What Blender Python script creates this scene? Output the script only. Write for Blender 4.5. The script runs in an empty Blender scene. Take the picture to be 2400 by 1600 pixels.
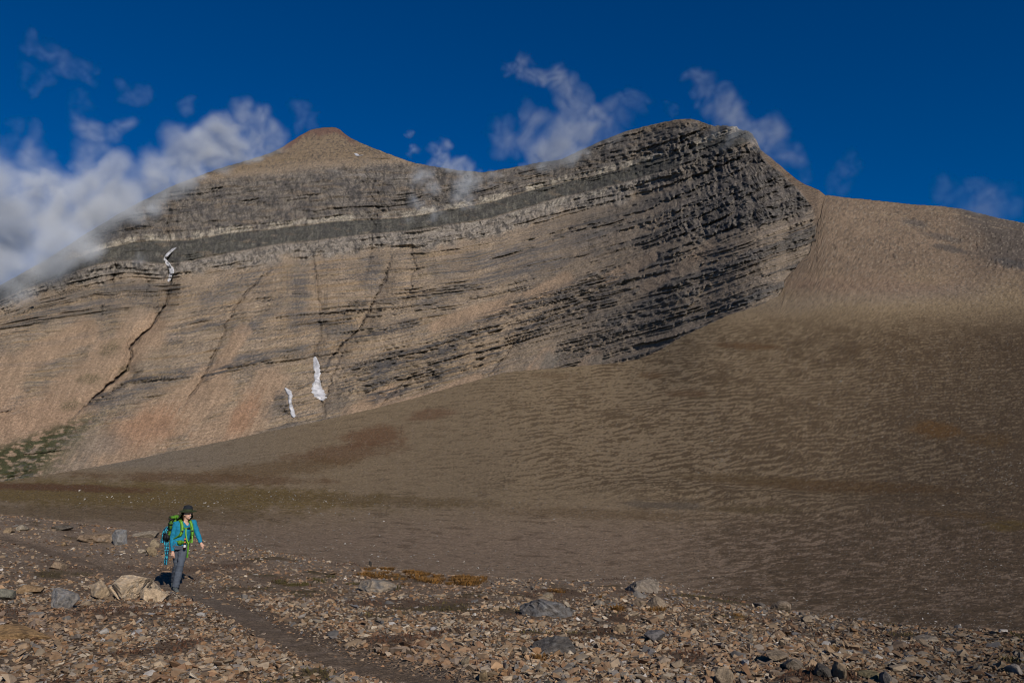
import bpy, bmesh, math, random, re
import numpy as np
from mathutils import Vector, Matrix, Quaternion

R = math.radians
scene = bpy.context.scene
COL = scene.collection

# ------------------------------------------------------------------ camera
CAM_H = 1.65
PITCH = R(10.5)
PW, PH = 2352.0, 1568.0                 # picture measured in these units while surveying
FOC = (PW / 2) / math.tan(R(65) / 2)
cam_d = bpy.data.cameras.new("camera")
cam_d.sensor_width = 36.0
cam_d.lens = 18.0 / math.tan(R(65) / 2)
cam_d.clip_start = 0.1
cam_d.clip_end = 30000
cam = bpy.data.objects.new("camera", cam_d)
COL.objects.link(cam)
cam.location = (0, 0, CAM_H)
cam.rotation_euler = (R(90) + PITCH, 0, 0)
scene.camera = cam

# ------------------------------------------------------------------ light
SUN_EL, SUN_AZ = 28.0, 155.0            # azimuth measured clockwise from straight ahead (+Y)
world = bpy.data.worlds.new("World")
scene.world = world
world.use_nodes = True
wn = world.node_tree
for n in list(wn.nodes):
    wn.nodes.remove(n)
w_out = wn.nodes.new("ShaderNodeOutputWorld")
w_bg = wn.nodes.new("ShaderNodeBackground")
w_sky = wn.nodes.new("ShaderNodeTexSky")
w_sky.sky_type = 'NISHITA'
w_sky.sun_disc = False
w_sky.sun_elevation = R(SUN_EL)
w_sky.sun_rotation = R(SUN_AZ)
w_sky.altitude = 2200
w_sky.air_density = 1.0
w_sky.dust_density = 0.0
w_sky.ozone_density = 4.0
w_hs = wn.nodes.new("ShaderNodeHueSaturation")   # polarised deep mountain sky
w_hs.inputs["Hue"].default_value = 0.510
w_hs.inputs["Saturation"].default_value = 1.38
w_hs.inputs["Value"].default_value = 1.0
w_bg.inputs["Strength"].default_value = 0.075
wn.links.new(w_sky.outputs[0], w_hs.inputs["Color"])
wn.links.new(w_hs.outputs[0], w_bg.inputs["Color"])
wn.links.new(w_bg.outputs[0], w_out.inputs["Surface"])

sun_d = bpy.data.lights.new("sun", 'SUN')
sun_d.energy = 5.0
sun_d.angle = R(0.53)
sun_d.color = (1.0, 0.925, 0.84)
sun = bpy.data.objects.new("sun", sun_d)
COL.objects.link(sun)
_sd = Vector((math.sin(R(SUN_AZ)) * math.cos(R(SUN_EL)), math.cos(R(SUN_AZ)) * math.cos(R(SUN_EL)), math.sin(R(SUN_EL))))
sun.rotation_euler = (-_sd).to_track_quat('-Z', 'Y').to_euler()
sun.location = _sd * 100

vs = scene.view_settings
vs.view_transform = 'Standard'
vs.look = 'None'
vs.gamma = 1.0
vs.use_curve_mapping = False
vs.exposure = -0.2
scene.cycles.max_bounces = 5
scene.cycles.diffuse_bounces = 2
scene.cycles.glossy_bounces = 2
scene.cycles.transparent_max_bounces = 8
scene.cycles.volume_bounces = 0
scene.cycles.volume_step_rate = 4.0
scene.cycles.volume_max_steps = 64
scene.cycles.use_denoising = True
scene.cycles.filter_width = 1.0

ALBEDO = 0.76                            # all rock and soil colours, set against the exposure

# ------------------------------------------------------------------ helpers
def hash01(ix, iy, seed):
    h = (ix.astype(np.uint32) * np.uint32(374761393) + iy.astype(np.uint32) * np.uint32(668265263)
         + np.uint32((seed * 2246822519 + 3266489917) & 0xffffffff))
    h = (h ^ (h >> np.uint32(13))) * np.uint32(1274126177)
    h = h ^ (h >> np.uint32(16))
    return h

def pn(x, y, seed=0):
    """gradient noise, about -1..1"""
    x, y = np.broadcast_arrays(np.asarray(x, dtype=np.float64), np.asarray(y, dtype=np.float64))
    fx, fy = np.floor(x), np.floor(y)
    ix, iy = fx.astype(np.int64), fy.astype(np.int64)
    dx, dy = x - fx, y - fy
    ux = dx * dx * dx * (dx * (dx * 6 - 15) + 10)
    uy = dy * dy * dy * (dy * (dy * 6 - 15) + 10)
    def g(ox, oy):
        a = hash01(ix + ox, iy + oy, seed).astype(np.float64) * (2 * math.pi / 4294967296.0)
        return np.cos(a) * (dx - ox) + np.sin(a) * (dy - oy)
    n0 = g(0, 0) * (1 - ux) + g(1, 0) * ux
    n1 = g(0, 1) * (1 - ux) + g(1, 1) * ux
    return (n0 * (1 - uy) + n1 * uy) * 1.5

def fbm(x, y, octv=4, seed=0, gain=0.5, lac=2.03):
    a, s, t = 1.0, 0.0, 0.0
    for k in range(octv):
        s = s + a * pn(x, y, seed + k * 17)
        t += a
        a *= gain
        x = x * lac + 11.3
        y = y * lac + 7.7
    return s / t

def ridged(x, y, octv=4, seed=0, gain=0.5, lac=2.1):
    a, s, t = 1.0, 0.0, 0.0
    for k in range(octv):
        s = s + a * (1 - np.abs(pn(x, y, seed + k * 13)) * 1.6)
        t += a
        a *= gain
        x = x * lac + 3.1
        y = y * lac + 9.2
    return s / t

def sst(a, b, x):
    t = np.clip((x - a) / (b - a), 0, 1)
    return t * t * (3 - 2 * t)

def bump1(x, c, w):
    return np.exp(-((x - c) / w) ** 2)

def tri_interp(pts, x):
    p = np.array(pts, dtype=float)
    return np.interp(x, p[:, 0], p[:, 1])

def smooth_interp(pts, x, k=14.0):
    """linear curve through points, rounded"""
    o = np.array([-1, -.5, 0, .5, 1]) * k
    return sum(tri_interp(pts, x + d) for d in o) / len(o)

def poly_dist(pts, X, Y):
    """distance to polyline, and arclength fraction"""
    P = np.array(pts, dtype=float)
    best = np.full(X.shape, 1e9)
    frac = np.zeros(X.shape)
    n = len(P) - 1
    for i in range(n):
        a, b = P[i], P[i + 1]
        d = b - a
        L = (d * d).sum() + 1e-9
        t = np.clip(((X - a[0]) * d[0] + (Y - a[1]) * d[1]) / L, 0, 1)
        dd = np.hypot(X - a[0] - t * d[0], Y - a[1] - t * d[1])
        m = dd < best
        best = np.where(m, dd, best)
        frac = np.where(m, (i + t) / n, frac)
    return best, frac

def ray_t(u, v):
    """for a line of sight (u,v): x per metre ahead, rise per metre ahead"""
    a = (u - PW / 2) / FOC
    b = (PH / 2 - v) / FOC
    dy = math.cos(PITCH) - b * math.sin(PITCH)
    dz = math.sin(PITCH) + b * math.cos(PITCH)
    return a / dy, dz / dy

def at(u, v, D):
    tx, tz = ray_t(np.asarray(u, float), np.asarray(v, float))
    D = np.asarray(D, float)
    return np.stack([tx * D, D + 0 * tx, CAM_H + tz * D], -1)

class RBF:
    """thin plate through scattered points"""
    def __init__(self, P, val, lam=0.0):
        self.P = np.array(P, float)
        n = len(self.P)
        A = np.zeros((n + 3, n + 3))
        A[:n, :n] = self._k(self.P[:, None, 0] - self.P[None, :, 0], self.P[:, None, 1] - self.P[None, :, 1]) + lam * np.eye(n)
        A[:n, n] = 1; A[:n, n + 1:] = self.P
        A[n, :n] = 1; A[n + 1:, :n] = self.P.T
        b = np.zeros(n + 3); b[:n] = val
        self.w = np.linalg.solve(A, b)
    @staticmethod
    def _k(dx, dy):
        r2 = dx * dx + dy * dy
        return 0.5 * r2 * np.log(r2 + 1e-12)
    def __call__(self, x, y):
        n = len(self.P)
        o = self.w[n] + self.w[n + 1] * x + self.w[n + 2] * y
        for i in range(n):
            o = o + self.w[i] * self._k(x - self.P[i, 0], y - self.P[i, 1])
        return o

def mix(c, col, w):
    w = np.clip(w, 0, 1)[..., None]
    return c * (1 - w) + np.array(col, float) * w

def mesh_from_arrays(name, V, F, col=None, smooth=True):
    V = np.ascontiguousarray(V, dtype=np.float32).reshape(-1, 3)
    F = np.ascontiguousarray(F, dtype=np.int32)
    k = F.shape[1]
    me = bpy.data.meshes.new(name)
    me.vertices.add(len(V)); me.vertices.foreach_set("co", V.ravel())
    me.loops.add(F.size); me.loops.foreach_set("vertex_index", F.ravel())
    me.polygons.add(len(F))
    me.polygons.foreach_set("loop_start", np.arange(0, F.size, k, dtype=np.int32))
    me.polygons.foreach_set("loop_total", np.full(len(F), k, dtype=np.int32))
    me.polygons.foreach_set("use_smooth", np.full(len(F), smooth, dtype=bool))
    me.update(calc_edges=True)
    if col is not None:
        a = me.color_attributes.new("Col", 'FLOAT_COLOR', 'POINT')
        c = np.ones((len(V), 4), np.float32)
        c[:, :3] = np.asarray(col).reshape(-1, 3) * ALBEDO
        a.data.foreach_set("color", c.ravel())
    return me

def grid_faces(nr, nc):
    i = np.arange(nr - 1)[:, None] * nc + np.arange(nc - 1)[None, :]
    return np.stack([i, i + 1, i + nc + 1, i + nc], -1).reshape(-1, 4)

def link(name, me, parent=None, mat=None, **props):
    o = bpy.data.objects.new(name, me)
    COL.objects.link(o)
    if parent is not None:
        o.parent = parent
    if mat is not None and me is not None:
        me.materials.clear()
        me.materials.append(mat)
    for k, v in props.items():
        o[k] = v
    return o

# ------------------------------------------------------------------ materials
MATS = {}
def nodes_mat(name):
    m = bpy.data.materials.new(name)
    m.use_nodes = True
    nt = m.node_tree
    b = nt.nodes.get("Principled BSDF")
    b.inputs["Specular IOR Level"].default_value = 0.15
    MATS[name] = m
    return m, nt, b

def terrain_mat(name, scale, var=0.35, bump=0.5, dist=1.0, rough=0.95, pebble=0.0, pscale=1.0):
    """colour of the surface (attribute) broken up by grain; fine relief as bump"""
    m, nt, b = nodes_mat(name)
    L = nt.links.new
    at_ = nt.nodes.new("ShaderNodeAttribute"); at_.attribute_name = "Col"
    geo = nt.nodes.new("ShaderNodeNewGeometry")
    nz = nt.nodes.new("ShaderNodeTexNoise")
    nz.inputs["Scale"].default_value = scale
    nz.inputs["Detail"].default_value = 7
    nz.inputs["Roughness"].default_value = 0.7
    L(geo.outputs["Position"], nz.inputs["Vector"])
    mr = nt.nodes.new("ShaderNodeMapRange")
    mr.inputs[1].default_value = 0.3; mr.inputs[2].default_value = 0.7
    mr.inputs[3].default_value = 1 - var; mr.inputs[4].default_value = 1 + var
    L(nz.outputs["Fac"], mr.inputs[0])
    mul = nt.nodes.new("ShaderNodeVectorMath"); mul.operation = 'SCALE'
    L(at_.outputs["Color"], mul.inputs[0]); L(mr.outputs[0], mul.inputs["Scale"])
    colout = mul.outputs[0]
    hgt = nz.outputs["Fac"]
    if pebble > 0:
        vo = nt.nodes.new("ShaderNodeTexVoronoi")
        vo.inputs["Scale"].default_value = pscale
        L(geo.outputs["Position"], vo.inputs["Vector"])
        sep = nt.nodes.new("ShaderNodeSeparateColor")
        L(vo.outputs["Color"], sep.inputs[0])
        m2 = nt.nodes.new("ShaderNodeMapRange")
        m2.inputs[3].default_value = 1 - pebble; m2.inputs[4].default_value = 1 + pebble
        L(sep.outputs[0], m2.inputs[0])
        mu2 = nt.nodes.new("ShaderNodeVectorMath"); mu2.operation = 'SCALE'
        L(colout, mu2.inputs[0]); L(m2.outputs[0], mu2.inputs["Scale"])
        colout = mu2.outputs[0]
        sb = nt.nodes.new("ShaderNodeMath"); sb.operation = 'SUBTRACT'
        L(nz.outputs["Fac"], sb.inputs[0]); L(vo.outputs["Distance"], sb.inputs[1])
        hgt = sb.outputs[0]
    L(colout, b.inputs["Base Color"])
    bp = nt.nodes.new("ShaderNodeBump")
    bp.inputs["Strength"].default_value = bump
    bp.inputs["Distance"].default_value = dist
    L(hgt, bp.inputs["Height"])
    L(bp.outputs[0], b.inputs["Normal"])
    b.inputs["Roughness"].default_value = rough
    return m

def plain_mat(name, col, rough=0.8, var=0.15, scale=30.0, bump=0.2, spec=0.2, bdist=0.01):
    m, nt, b = nodes_mat(name)
    L = nt.links.new
    tc = nt.nodes.new("ShaderNodeTexCoord")
    nz = nt.nodes.new("ShaderNodeTexNoise")
    nz.inputs["Scale"].default_value = scale
    nz.inputs["Detail"].default_value = 5
    L(tc.outputs["Object"], nz.inputs["Vector"])
    cr = nt.nodes.new("ShaderNodeMapRange")
    cr.inputs[1].default_value = .3; cr.inputs[2].default_value = .7
    cr.inputs[3].default_value = 1 - var; cr.inputs[4].default_value = 1 + var
    L(nz.outputs["Fac"], cr.inputs[0])
    mu = nt.nodes.new("ShaderNodeVectorMath"); mu.operation = 'SCALE'
    mu.inputs[0].default_value = col
    L(cr.outputs[0], mu.inputs["Scale"])
    L(mu.outputs[0], b.inputs["Base Color"])
    bp = nt.nodes.new("ShaderNodeBump")
    bp.inputs["Strength"].default_value = bump; bp.inputs["Distance"].default_value = bdist
    L(nz.outputs["Fac"], bp.inputs["Height"]); L(bp.outputs[0], b.inputs["Normal"])
    b.inputs["Roughness"].default_value = rough
    b.inputs["Specular IOR Level"].default_value = spec
    return m
# ------------------------------------------------------------------ hillside (middle slopes and shoulder)
SIL_B = [(-400, 1150), (-250, 1130), (0, 1106), (120, 1088), (250, 1066), (400, 1036), (560, 1003), (735, 966), (850, 940), (950, 915), (1040, 888),
         (1160, 855), (1300, 843), (1400, 835), (1470, 824), (1520, 801), (1568, 772), (1620, 748), (1671, 724), (1740, 702), (1788, 680),
         (1805, 640), (1835, 607), (1864, 575), (1876, 535), (1884, 490), (1897, 447), (1935, 453), (2000, 459), (2100, 470), (2160, 473),
         (2210, 480), (2290, 500), (2352, 512), (2500, 545), (2700, 600)]
CTRL_B = [(-250, 1250, 75), (0, 1225, 85), (400, 1240, 80), (800, 1300, 70), (1176, 1345, 64), (1600, 1400, 60), (2000, 1450, 57), (2352, 1470, 55), (2700, 1480, 55),
          (-250, 1180, 180), (0, 1165, 180), (400, 1165, 180), (800, 1200, 155), (1176, 1235, 130), (1600, 1255, 125), (2000, 1300, 105), (2352, 1330, 95), (2700, 1340, 95),
          (-250, 1130, 440), (0, 1106, 450), (200, 1076, 470), (400, 1036, 510), (735, 966, 620), (950, 915, 690), (1160, 855, 750), (1300, 843, 760), (1450, 828, 740),
          (735, 1060, 360), (1176, 1000, 400), (1176, 1100, 240), (1600, 1100, 240), (1600, 950, 420), (1600, 850, 560),
          (2000, 1100, 235), (2000, 900, 420), (2000, 750, 600), (2352, 1100, 205), (2352, 900, 370), (2352, 750, 560), (2700, 900, 330), (2700, 700, 560),
          (1520, 801, 730), (1620, 748, 725), (1788, 680, 752), (1864, 575, 845), (1884, 480, 960), (1900, 446, 1040),
          (2000, 459, 1090), (2200, 479, 1150), (2352, 512, 1120), (2700, 600, 1000),
          (2000, 600, 830), (2200, 600, 880), (2352, 620, 830)]
CREST = [(-300, 1188, 40), (-150, 1189, 40), (60, 1194, 40), (250, 1212, 36), (470, 1241, 32), (760, 1288, 28), (1000, 1318, 26), (1300, 1342, 25), (1480, 1334, 24),
         (1650, 1372, 21), (1800, 1402, 19), (2000, 1428, 17.5), (2200, 1448, 16.5), (2400, 1456, 16), (2650, 1462, 15.5)]
_c = np.array(CTRL_B, float)
rbf_B = RBF(_c[:, :2] / 1000.0, np.log(_c[:, 2]), 1e-4)
def D_hill(u, v):
    return np.exp(rbf_B(np.asarray(u, float) / 1000.0, np.asarray(v, float) / 1000.0))

def build_hillside():
    nc, nr = 1010, 430
    u = np.linspace(-260, 2620, nc)
    jag = sst(1470, 1560, u) * (1 - sst(1885, 1896, u))
    vt = smooth_interp(SIL_B, u + jag * (9 * fbm(u / 15, u * 0 + 2.2, 4, 97, .6)), 2.0) + 1.5 * fbm(u / 8, u * 0 + 4.1, 3, 99) * (1 - .5 * jag)
    vb = np.interp(u, [c_[0] for c_ in CREST], [c_[1] + 50 for c_ in CREST])
    tt = np.linspace(0, 1, nr)[:, None]
    U = np.broadcast_to(u, (nr, nc)).copy()
    vsm = np.convolve(np.pad(vt, 60, mode='edge'), np.ones(121) / 121, 'valid')
    v85 = np.maximum(vb + .85 * (vsm - vb), vt + 6)
    V = np.where(tt < .85, vb + (v85 - vb) * (tt / .85), v85 + (vt - v85) * (tt - .85) / .15)
    D = D_hill(U, V)
    # ---- pattern of stone stripes and turf terraces
    w1 = fbm(U / 170, V / 70, 3, 5)
    w2 = fbm(U / 60, V / 22, 3, 9)
    vg = np.arange(300, 1700.0)
    vw = np.cumsum(1 / (11.0 * np.interp(vg, [450, 700, 800, 900, 1000, 1080, 1150, 1300], [.28, .36, .48, .68, .95, 1.1, 1.0, 1.3])))
    ph = np.interp(V, vg, vw) + (0.11 * U) / 11.0 + 1.5 * w1 + .55 * w2
    st = np.sin(2 * np.pi * ph) * 0.26 * (.4 + .9 * sst(-.2, .3, fbm(U / 120, V / 50, 2, 23))) + .95 * fbm(U / 27, (V + .12 * U + 6 * w1) / 4.4, 4, 21, .62) + .35 * pn(U / 5.5, V / 2.8, 27) + .30 * w2
    zone = sst(850, 1350, U) * sst(690, 790, V) * (1 - sst(1085, 1170, V)) + 0.35 * sst(300, 900, U) * (1 - sst(1085, 1170, V)) * sst(830, 900, V)
    zone = np.clip(zone, 0, 1)
    z2 = sst(1300, 1800, U) * sst(1100, 1150, V) * 0.9
    cov = np.interp(U, [700, 1100, 1600, 2100, 2400], [-.22, -.12, .06, .22, .30]) + .22 * w1 + .10 * fbm(U / 230, V / 90, 2, 29)
    turf = sst(-0.04, 0.16, st + cov)
    turf = turf * np.clip(zone + z2, 0, 1)
    grain = fbm(U / 5, V / 2.2, 3, 33)
    fine = fbm(U / 16, V / 4.0, 3, 41)
    speck = pn(U / 2.6, V / 1.7, 51)
    # ---- relief
    z_add = (0.25 * w1 + 0.06 * w2 - 0.06 * turf + 0.08 * fine) * (D / 400.0) * np.clip(zone + .35, 0, 1)
    hump = 3.2 * bump1(V, np.interp(U, [1300, 1600, 1900, 2352], [1125, 1128, 1165, 1230]), 24) * sst(1200, 1500, U)
    P = at(U, V, D)
    lift = z_add + hump * (D / 250.0) * 0.35
    fade = 1 - sst(0.975, 1.0, np.broadcast_to(tt, U.shape))
    P[..., 2] += lift * fade + (0.10 * grain + .12 * speck) * (D / 400)
    # ---- colour
    gravel = np.array((0.258, 0.190, 0.112))
    C = np.ones(U.shape + (3,)) * gravel
    C = mix(C, (0.190, 0.138, 0.095), (1 - sst(600, 700, V + 25 * w1)) * sst(1500, 1700, U))          # tan shoulder
    C = mix(C, (0.20, 0.135, 0.095), 0.7 * bump1(V, 655 + 20 * w1, 24) * sst(1760, 1850, U) * (1 - sst(2150, 2300, U)))
    C = mix(C, (0.19, 0.16, 0.135), 0.3 * bump1(V + .06 * (U - 1900), 690 + 14 * w1, 22) * sst(1600, 1800, U) * (1 - sst(2200, 2352, U)))
    C = mix(C, (0.265, 0.190, 0.130), sst(1130, 1250, V) * 0.8)                                         # near slope, pinkish gravel
    C = mix(C, (0.235, 0.2, 0.155), 0.6 * (1 - sst(250, 800, U)) * (1 - sst(1060, 1090, V)))
    brown = (0.080, 0.051, 0.024)
    C = mix(C, brown, turf * np.interp(U, [900, 1500], [.50, .84]))
    C = mix(C, (0.075, 0.05, 0.03), 0.42 * sst(1500, 2300, U + 90 * w1) * sst(680, 780, V) * (1 - .4 * sst(1180, 1350, V)))  # browner turf to the right, deepened in colour to imitate lens darkening
    C = mix(C, brown, 0.55 * sst(0.05, .5, fine + w2 * .5) * sst(1650, 1900, U) * sst(700, 730, V + 20 * w1) * (1 - sst(800, 900, V)))
    # low streaks of turf everywhere below
    C = mix(C, (0.095, 0.062, 0.034), 0.55 * sst(0.15, .5, fbm(U / 60, (V - .05 * U) / 6, 3, 61) + .4 * w1) * sst(1080, 1150, V))
    C = mix(C, (0.10, 0.066, 0.036), 0.45 * sst(0.2, .55, fbm(U / 70, (V + .12 * U) / 5, 3, 63) + .3 * w1) * (1 - sst(1080, 1150, V)) * sst(800, 860, V) * (1 - sst(1300, 1500, U)))
    pt = [(300, 1136, 600, 34, (0.120, 0.088, 0.024), .9), (120, 1119, 260, 9, (0.088, 0.040, 0.022), .75), (470, 1098, 300, 12, (0.105, 0.062, 0.030), .7),
          (860, 1003, 75, 24, (0.125, 0.068, 0.036), .75), (790, 1040, 130, 22, (0.112, 0.064, 0.035), .65), (990, 952, 60, 14, (0.12, 0.066, 0.038), .6),
          (640, 1075, 180, 20, (0.105, 0.068, 0.030), .6), (1280, 862, 60, 7, (0.105, 0.072, 0.04), .5), (1500, 862, 40, 8, (0.1, .062, .03), .6), (1720, 795, 75, 9, (0.085, 0.052, 0.025), .8), (1580, 905, 55, 8, (.09, .055, .028), .6),
          (2150, 988, 60, 22, (0.10, 0.058, 0.020), .8), (2270, 1010, 60, 18, (0.085, 0.055, 0.022), .6), (1950, 1118, 260, 17, (0.075, 0.047, 0.020), .75), (1700, 1100, 160, 12, (0.08, 0.055, .024), .6),
          (1530, 1161, 95, 8, (0.10, 0.088, 0.072), .8), (1730, 1172, 120, 7, (0.085, 0.065, 0.032), .7), (2330, 1212, 70, 16, (0.085, 0.062, 0.016), .8), (2200, 1185, 120, 12, (0.08, .052, .02), .6),
          (900, 1150, 300, 14, (0.10, 0.072, 0.032), .5), (1380, 1180, 260, 13, (0.10, 0.070, 0.035), .5), (300, 1180, 420, 18, (0.105, 0.078, 0.038), .6)]
    for (pu, pv, ru, rv, c, s) in pt:
        vv = V + 0.10 * (U - pu) * (1 if pv < 1090 and pu < 1100 else -0.3)
        q = np.sqrt(((U - pu) / ru) ** 2 + ((vv - pv) / rv) ** 2) + 0.45 * w2 + 0.35 * fine
        c = (c[0] * 1.25, c[1] * 1.12, c[2] * .95)
        C = mix(C, c, min(1.0, s * 1.25) * (1 - sst(0.55, 1.25, q)) * np.clip(0.75 + 0.5 * grain, 0, 1))
    dk = sst(.02, .30, fbm(U / 55, (V - .12 * (U - 1800)) / 9, 4, 95, .6) + .3 * w1) * sst(1350, 1900, U) * sst(1110, 1150, V)
    C = mix(C, (0.082, 0.056, 0.030), .75 * dk)
    # dark broken rock far out on the shoulder
    rk = sst(2130, 2260, U - 0.7 * (V - 500) + 60 * w1 + 40 * w2) * (1 - sst(585, 620, V - 0.10 * (U - 2250) + 12 * w1))
    C = mix(C, (0.085, 0.072, 0.062), 0.85 * rk)
    for (pu, pv, ru, rv, s) in [(2100, 513, 40, 10, .7), (2165, 545, 60, 8, .55), (2185, 572, 45, 9, .7), (2320, 605, 50, 12, .9)]:
        q = np.sqrt(((U - pu) / ru) ** 2 + ((V - 0.2 * (U - pu) - pv) / rv) ** 2) + 0.5 * fine + .4 * w2
        C = mix(C, (0.08, 0.072, 0.066), s * (1 - sst(.5, 1.2, q)))
    # faint beds on the far hump
    bed = sst(.25, .6, pn(U / 160, (V - .20 * (U - 1900)) / 3.0, 71)) * sst(1950, 2050, U) * (1 - sst(520, 540, V))
    C = mix(C, (0.33, 0.25, 0.16), .5 * bed)
    # scatter of dark outcrop specks on the tan shoulder
    sk = sst(.42, .6, pn(U / 9, V / 2.6, 73) + .35 * fbm(U / 80, V / 30, 2, 75)) * (1 - sst(600, 660, V)) * sst(1870, 1900, U)
    C = mix(C, (0.11, 0.09, 0.072), .7 * sk)
    P[..., 2] += 2.2 * sk * (1 - sst(600, 660, V)) * fade
    C *= (1 + 0.30 * grain + 0.38 * speck + 0.10 * w1 + .14 * fine)[..., None]
    C = mix(C, (0.30, 0.26, 0.21), .40 * sst(.54, .66, pn(U / 3.1, V / 2.0, 77)) * sst(740, 800, V))
    rub = (1 - sst(660, 760, V)) * sst(1500, 1700, U)
    C *= (1 + rub * (.30 * fbm(U / 7, V / 3.5, 3, 81) + .22 * pn(U / 2.4, V / 1.6, 83) + .16 * fbm(U / 60, V / 18, 3, 85)))[..., None]
    C = mix(C, (0.30, 0.255, 0.20), .6 * rub * sst(.48, .6, pn(U / 3.4, V / 2.0, 87)))
    C = mix(C, (0.10, 0.085, 0.068), .6 * rub * sst(.42, .56, pn(U / 6.5, V / 1.9, 89) + .25 * w2))
    P[..., 2] += fade * rub * (1.2 * fbm(U / 14, V / 7, 3, 91) + .7 * pn(U / 4, V / 2.4, 93)) * D / 900
    # far side of the crest, falling away
    back = []; bc = []
    last = P[-1]
    for k in range(1, 9):
        q = last.copy()
        q[:, :2] *= (1 + 0.012 * k * k / 2 + 0.008 * k)
        q[:, 2] = last[:, 2] - (2.0 * k + 1.4 * k * k) * np.clip(D[-1] / 700, .3, 1.2)
        back.append(q); bc.append(C[-1])
    P = np.concatenate([P, np.array(back)], 0); C = np.concatenate([C, np.array(bc)], 0)
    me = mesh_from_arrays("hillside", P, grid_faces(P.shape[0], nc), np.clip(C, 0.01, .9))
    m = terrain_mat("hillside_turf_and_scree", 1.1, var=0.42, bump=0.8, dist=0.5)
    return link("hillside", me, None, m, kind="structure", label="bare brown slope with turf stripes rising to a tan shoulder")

hillside = build_hillside()

# ------------------------------------------------------------------ mountain
SKY_A = [(-400, 860), (-250, 790), (0, 655), (100, 600), (200, 535), (300, 475), (400, 425), (500, 388), (570, 368), (620, 352), (652, 336), (670, 324), (690, 311), (712, 299), (730, 295),
         (750, 292), (770, 293), (782, 298), (792, 307), (806, 318), (830, 329), (865, 343), (900, 356), (950, 374), (1000, 383), (1050, 391), (1110, 396), (1160, 388), (1200, 381), (1240, 373),
         (1290, 366), (1330, 347), (1370, 329), (1400, 316), (1440, 301), (1480, 291), (1520, 281), (1555, 275), (1585, 273), (1605, 277), (1625, 285), (1642, 291), (1660, 289), (1690, 290),
         (1702, 299), (1712, 299), (1726, 305), (1736, 318), (1744, 340), (1752, 348), (1770, 362), (1800, 387), (1830, 412), (1850, 424), (1880, 436), (1900, 452), (1960, 480)]
H_LINES = [
    (513, [(-400, 800), (0, 650), (120, 606), (292, 557), (400, 552), (560, 532), (725, 513), (932, 499), (1103, 468), (1344, 407), (1450, 384), (1623, 328), (1700, 300), (1800, 250), (1960, 180)]),
    (552, [(-400, 835), (0, 690), (120, 640), (254, 597), (402, 606), (560, 574), (725, 551), (932, 530), (1103, 506), (1344, 438), (1450, 417), (1589, 374), (1700, 335), (1800, 285), (1960, 215)]),
    (698, [(-400, 860), (0, 770), (400, 735), (588, 702), (891, 682), (1103, 658), (1300, 613), (1382, 589), (1520, 548), (1700, 470), (1870, 400), (1960, 360)]),
    (800, [(-400, 985), (0, 900), (400, 850), (700, 800), (900, 770), (1176, 712), (1430, 644), (1685, 578), (1877, 517), (1960, 490)]),
    (918, [(-400, 1085), (0, 1010), (500, 955), (800, 900), (1000, 850), (1300, 770), (1588, 700), (1805, 623), (1900, 590), (1960, 570)]),
    (1010, [(-400, 1220), (0, 1120), (700, 1010), (1000, 930), (1300, 850), (1500, 800), (1800, 700), (1960, 650)]),
]
def strata(U, V):
    vs_ = [(s, smooth_interp(p, U[0], 40.0)[None, :]) for s, p in H_LINES]
    S = vs_[0][0] + (V - vs_[0][1])
    for (s0, v0), (s1, v1) in zip(vs_[:-1], vs_[1:]):
        S = np.where(V >= v0, s0 + (V - v0) / (v1 - v0) * (s1 - s0), S)
    s1, v1 = vs_[-1]
    S = np.where(V >= v1, s1 + (V - v1), S)
    return S

GULLIES = [  # (points, width, depth m, darkness)
    ([(398, 560), (384, 598), (393, 640), (384, 700), (345, 752), (307, 790), (292, 850), (240, 892), (165, 962)], 5.0, 22, .85),
    ([(325, 850), (275, 890), (215, 930)], 7.0, 10, .6),
    ([(640, 600), (560, 680), (522, 742), (492, 820), (466, 868), (415, 942)], 4.5, 14, .55),
    ([(904, 585), (882, 648), (860, 690), (832, 748), (790, 790), (745, 845)], 4.5, 18, .8),
    ([(716, 560), (722, 620), (735, 700), (738, 775), (722, 800), (728, 860), (742, 930), (746, 975)], 5.0, 10, .35),
    ([(948, 560), (952, 620), (942, 670), (925, 705)], 3.5, 9, .4),
    ([(845, 480), (858, 520), (850, 600), (836, 655)], 7.0, 8, .3),
    ([(838, 385), (845, 430), (862, 470), (872, 510)], 3.0, 6, .35),
    ([(795, 800), (760, 870), (745, 935)], 3.5, 10, .55),
    ([(1200, 770), (1150, 830), (1120, 865)], 4, 10, .5), ([(960, 850), (900, 905), (870, 940)], 3.5, 9, .5), ([(1000, 850), (960, 905)], 3.5, 8, .4),
    ([(262, 600), (264, 660)], 3.0, 10, .6), ([(345, 640), (330, 690)], 3, 8, .4), ([(232, 700), (230, 730)], 3, 8, .6),
    ([(395, 470), (384, 520), (392, 565)], 8.0, 9, .3),
]
SNOWS = [
    ("long crooked snow tongue lying in the upper gully below the dark band", [(404, 568, 3), (393, 577, 5), (383, 587, 5), (379, 597, 4), (386, 606, 5), (393, 616, 6), (395, 626, 5), (391, 636, 5), (387, 647, 3)]),
    ("bright white snow tongue widening down the central ravine", [(723, 818, 3), (726, 835, 7), (729, 855, 8), (728, 872, 6), (727, 885, 10), (731, 900, 15), (736, 912, 13), (741, 920, 5)]),
    ("thin ragged snow strip on grey rock beside the central ravine", [(655, 890, 2), (662, 897, 7), (667, 908, 5), (666, 925, 4), (671, 942, 5), (675, 958, 6)]),
    ("small snow patch high on the pointed cone summit", [(816, 352, 3), (822, 358, 5), (829, 357, 5), (834, 356, 2)]),
]
M = {}
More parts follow.
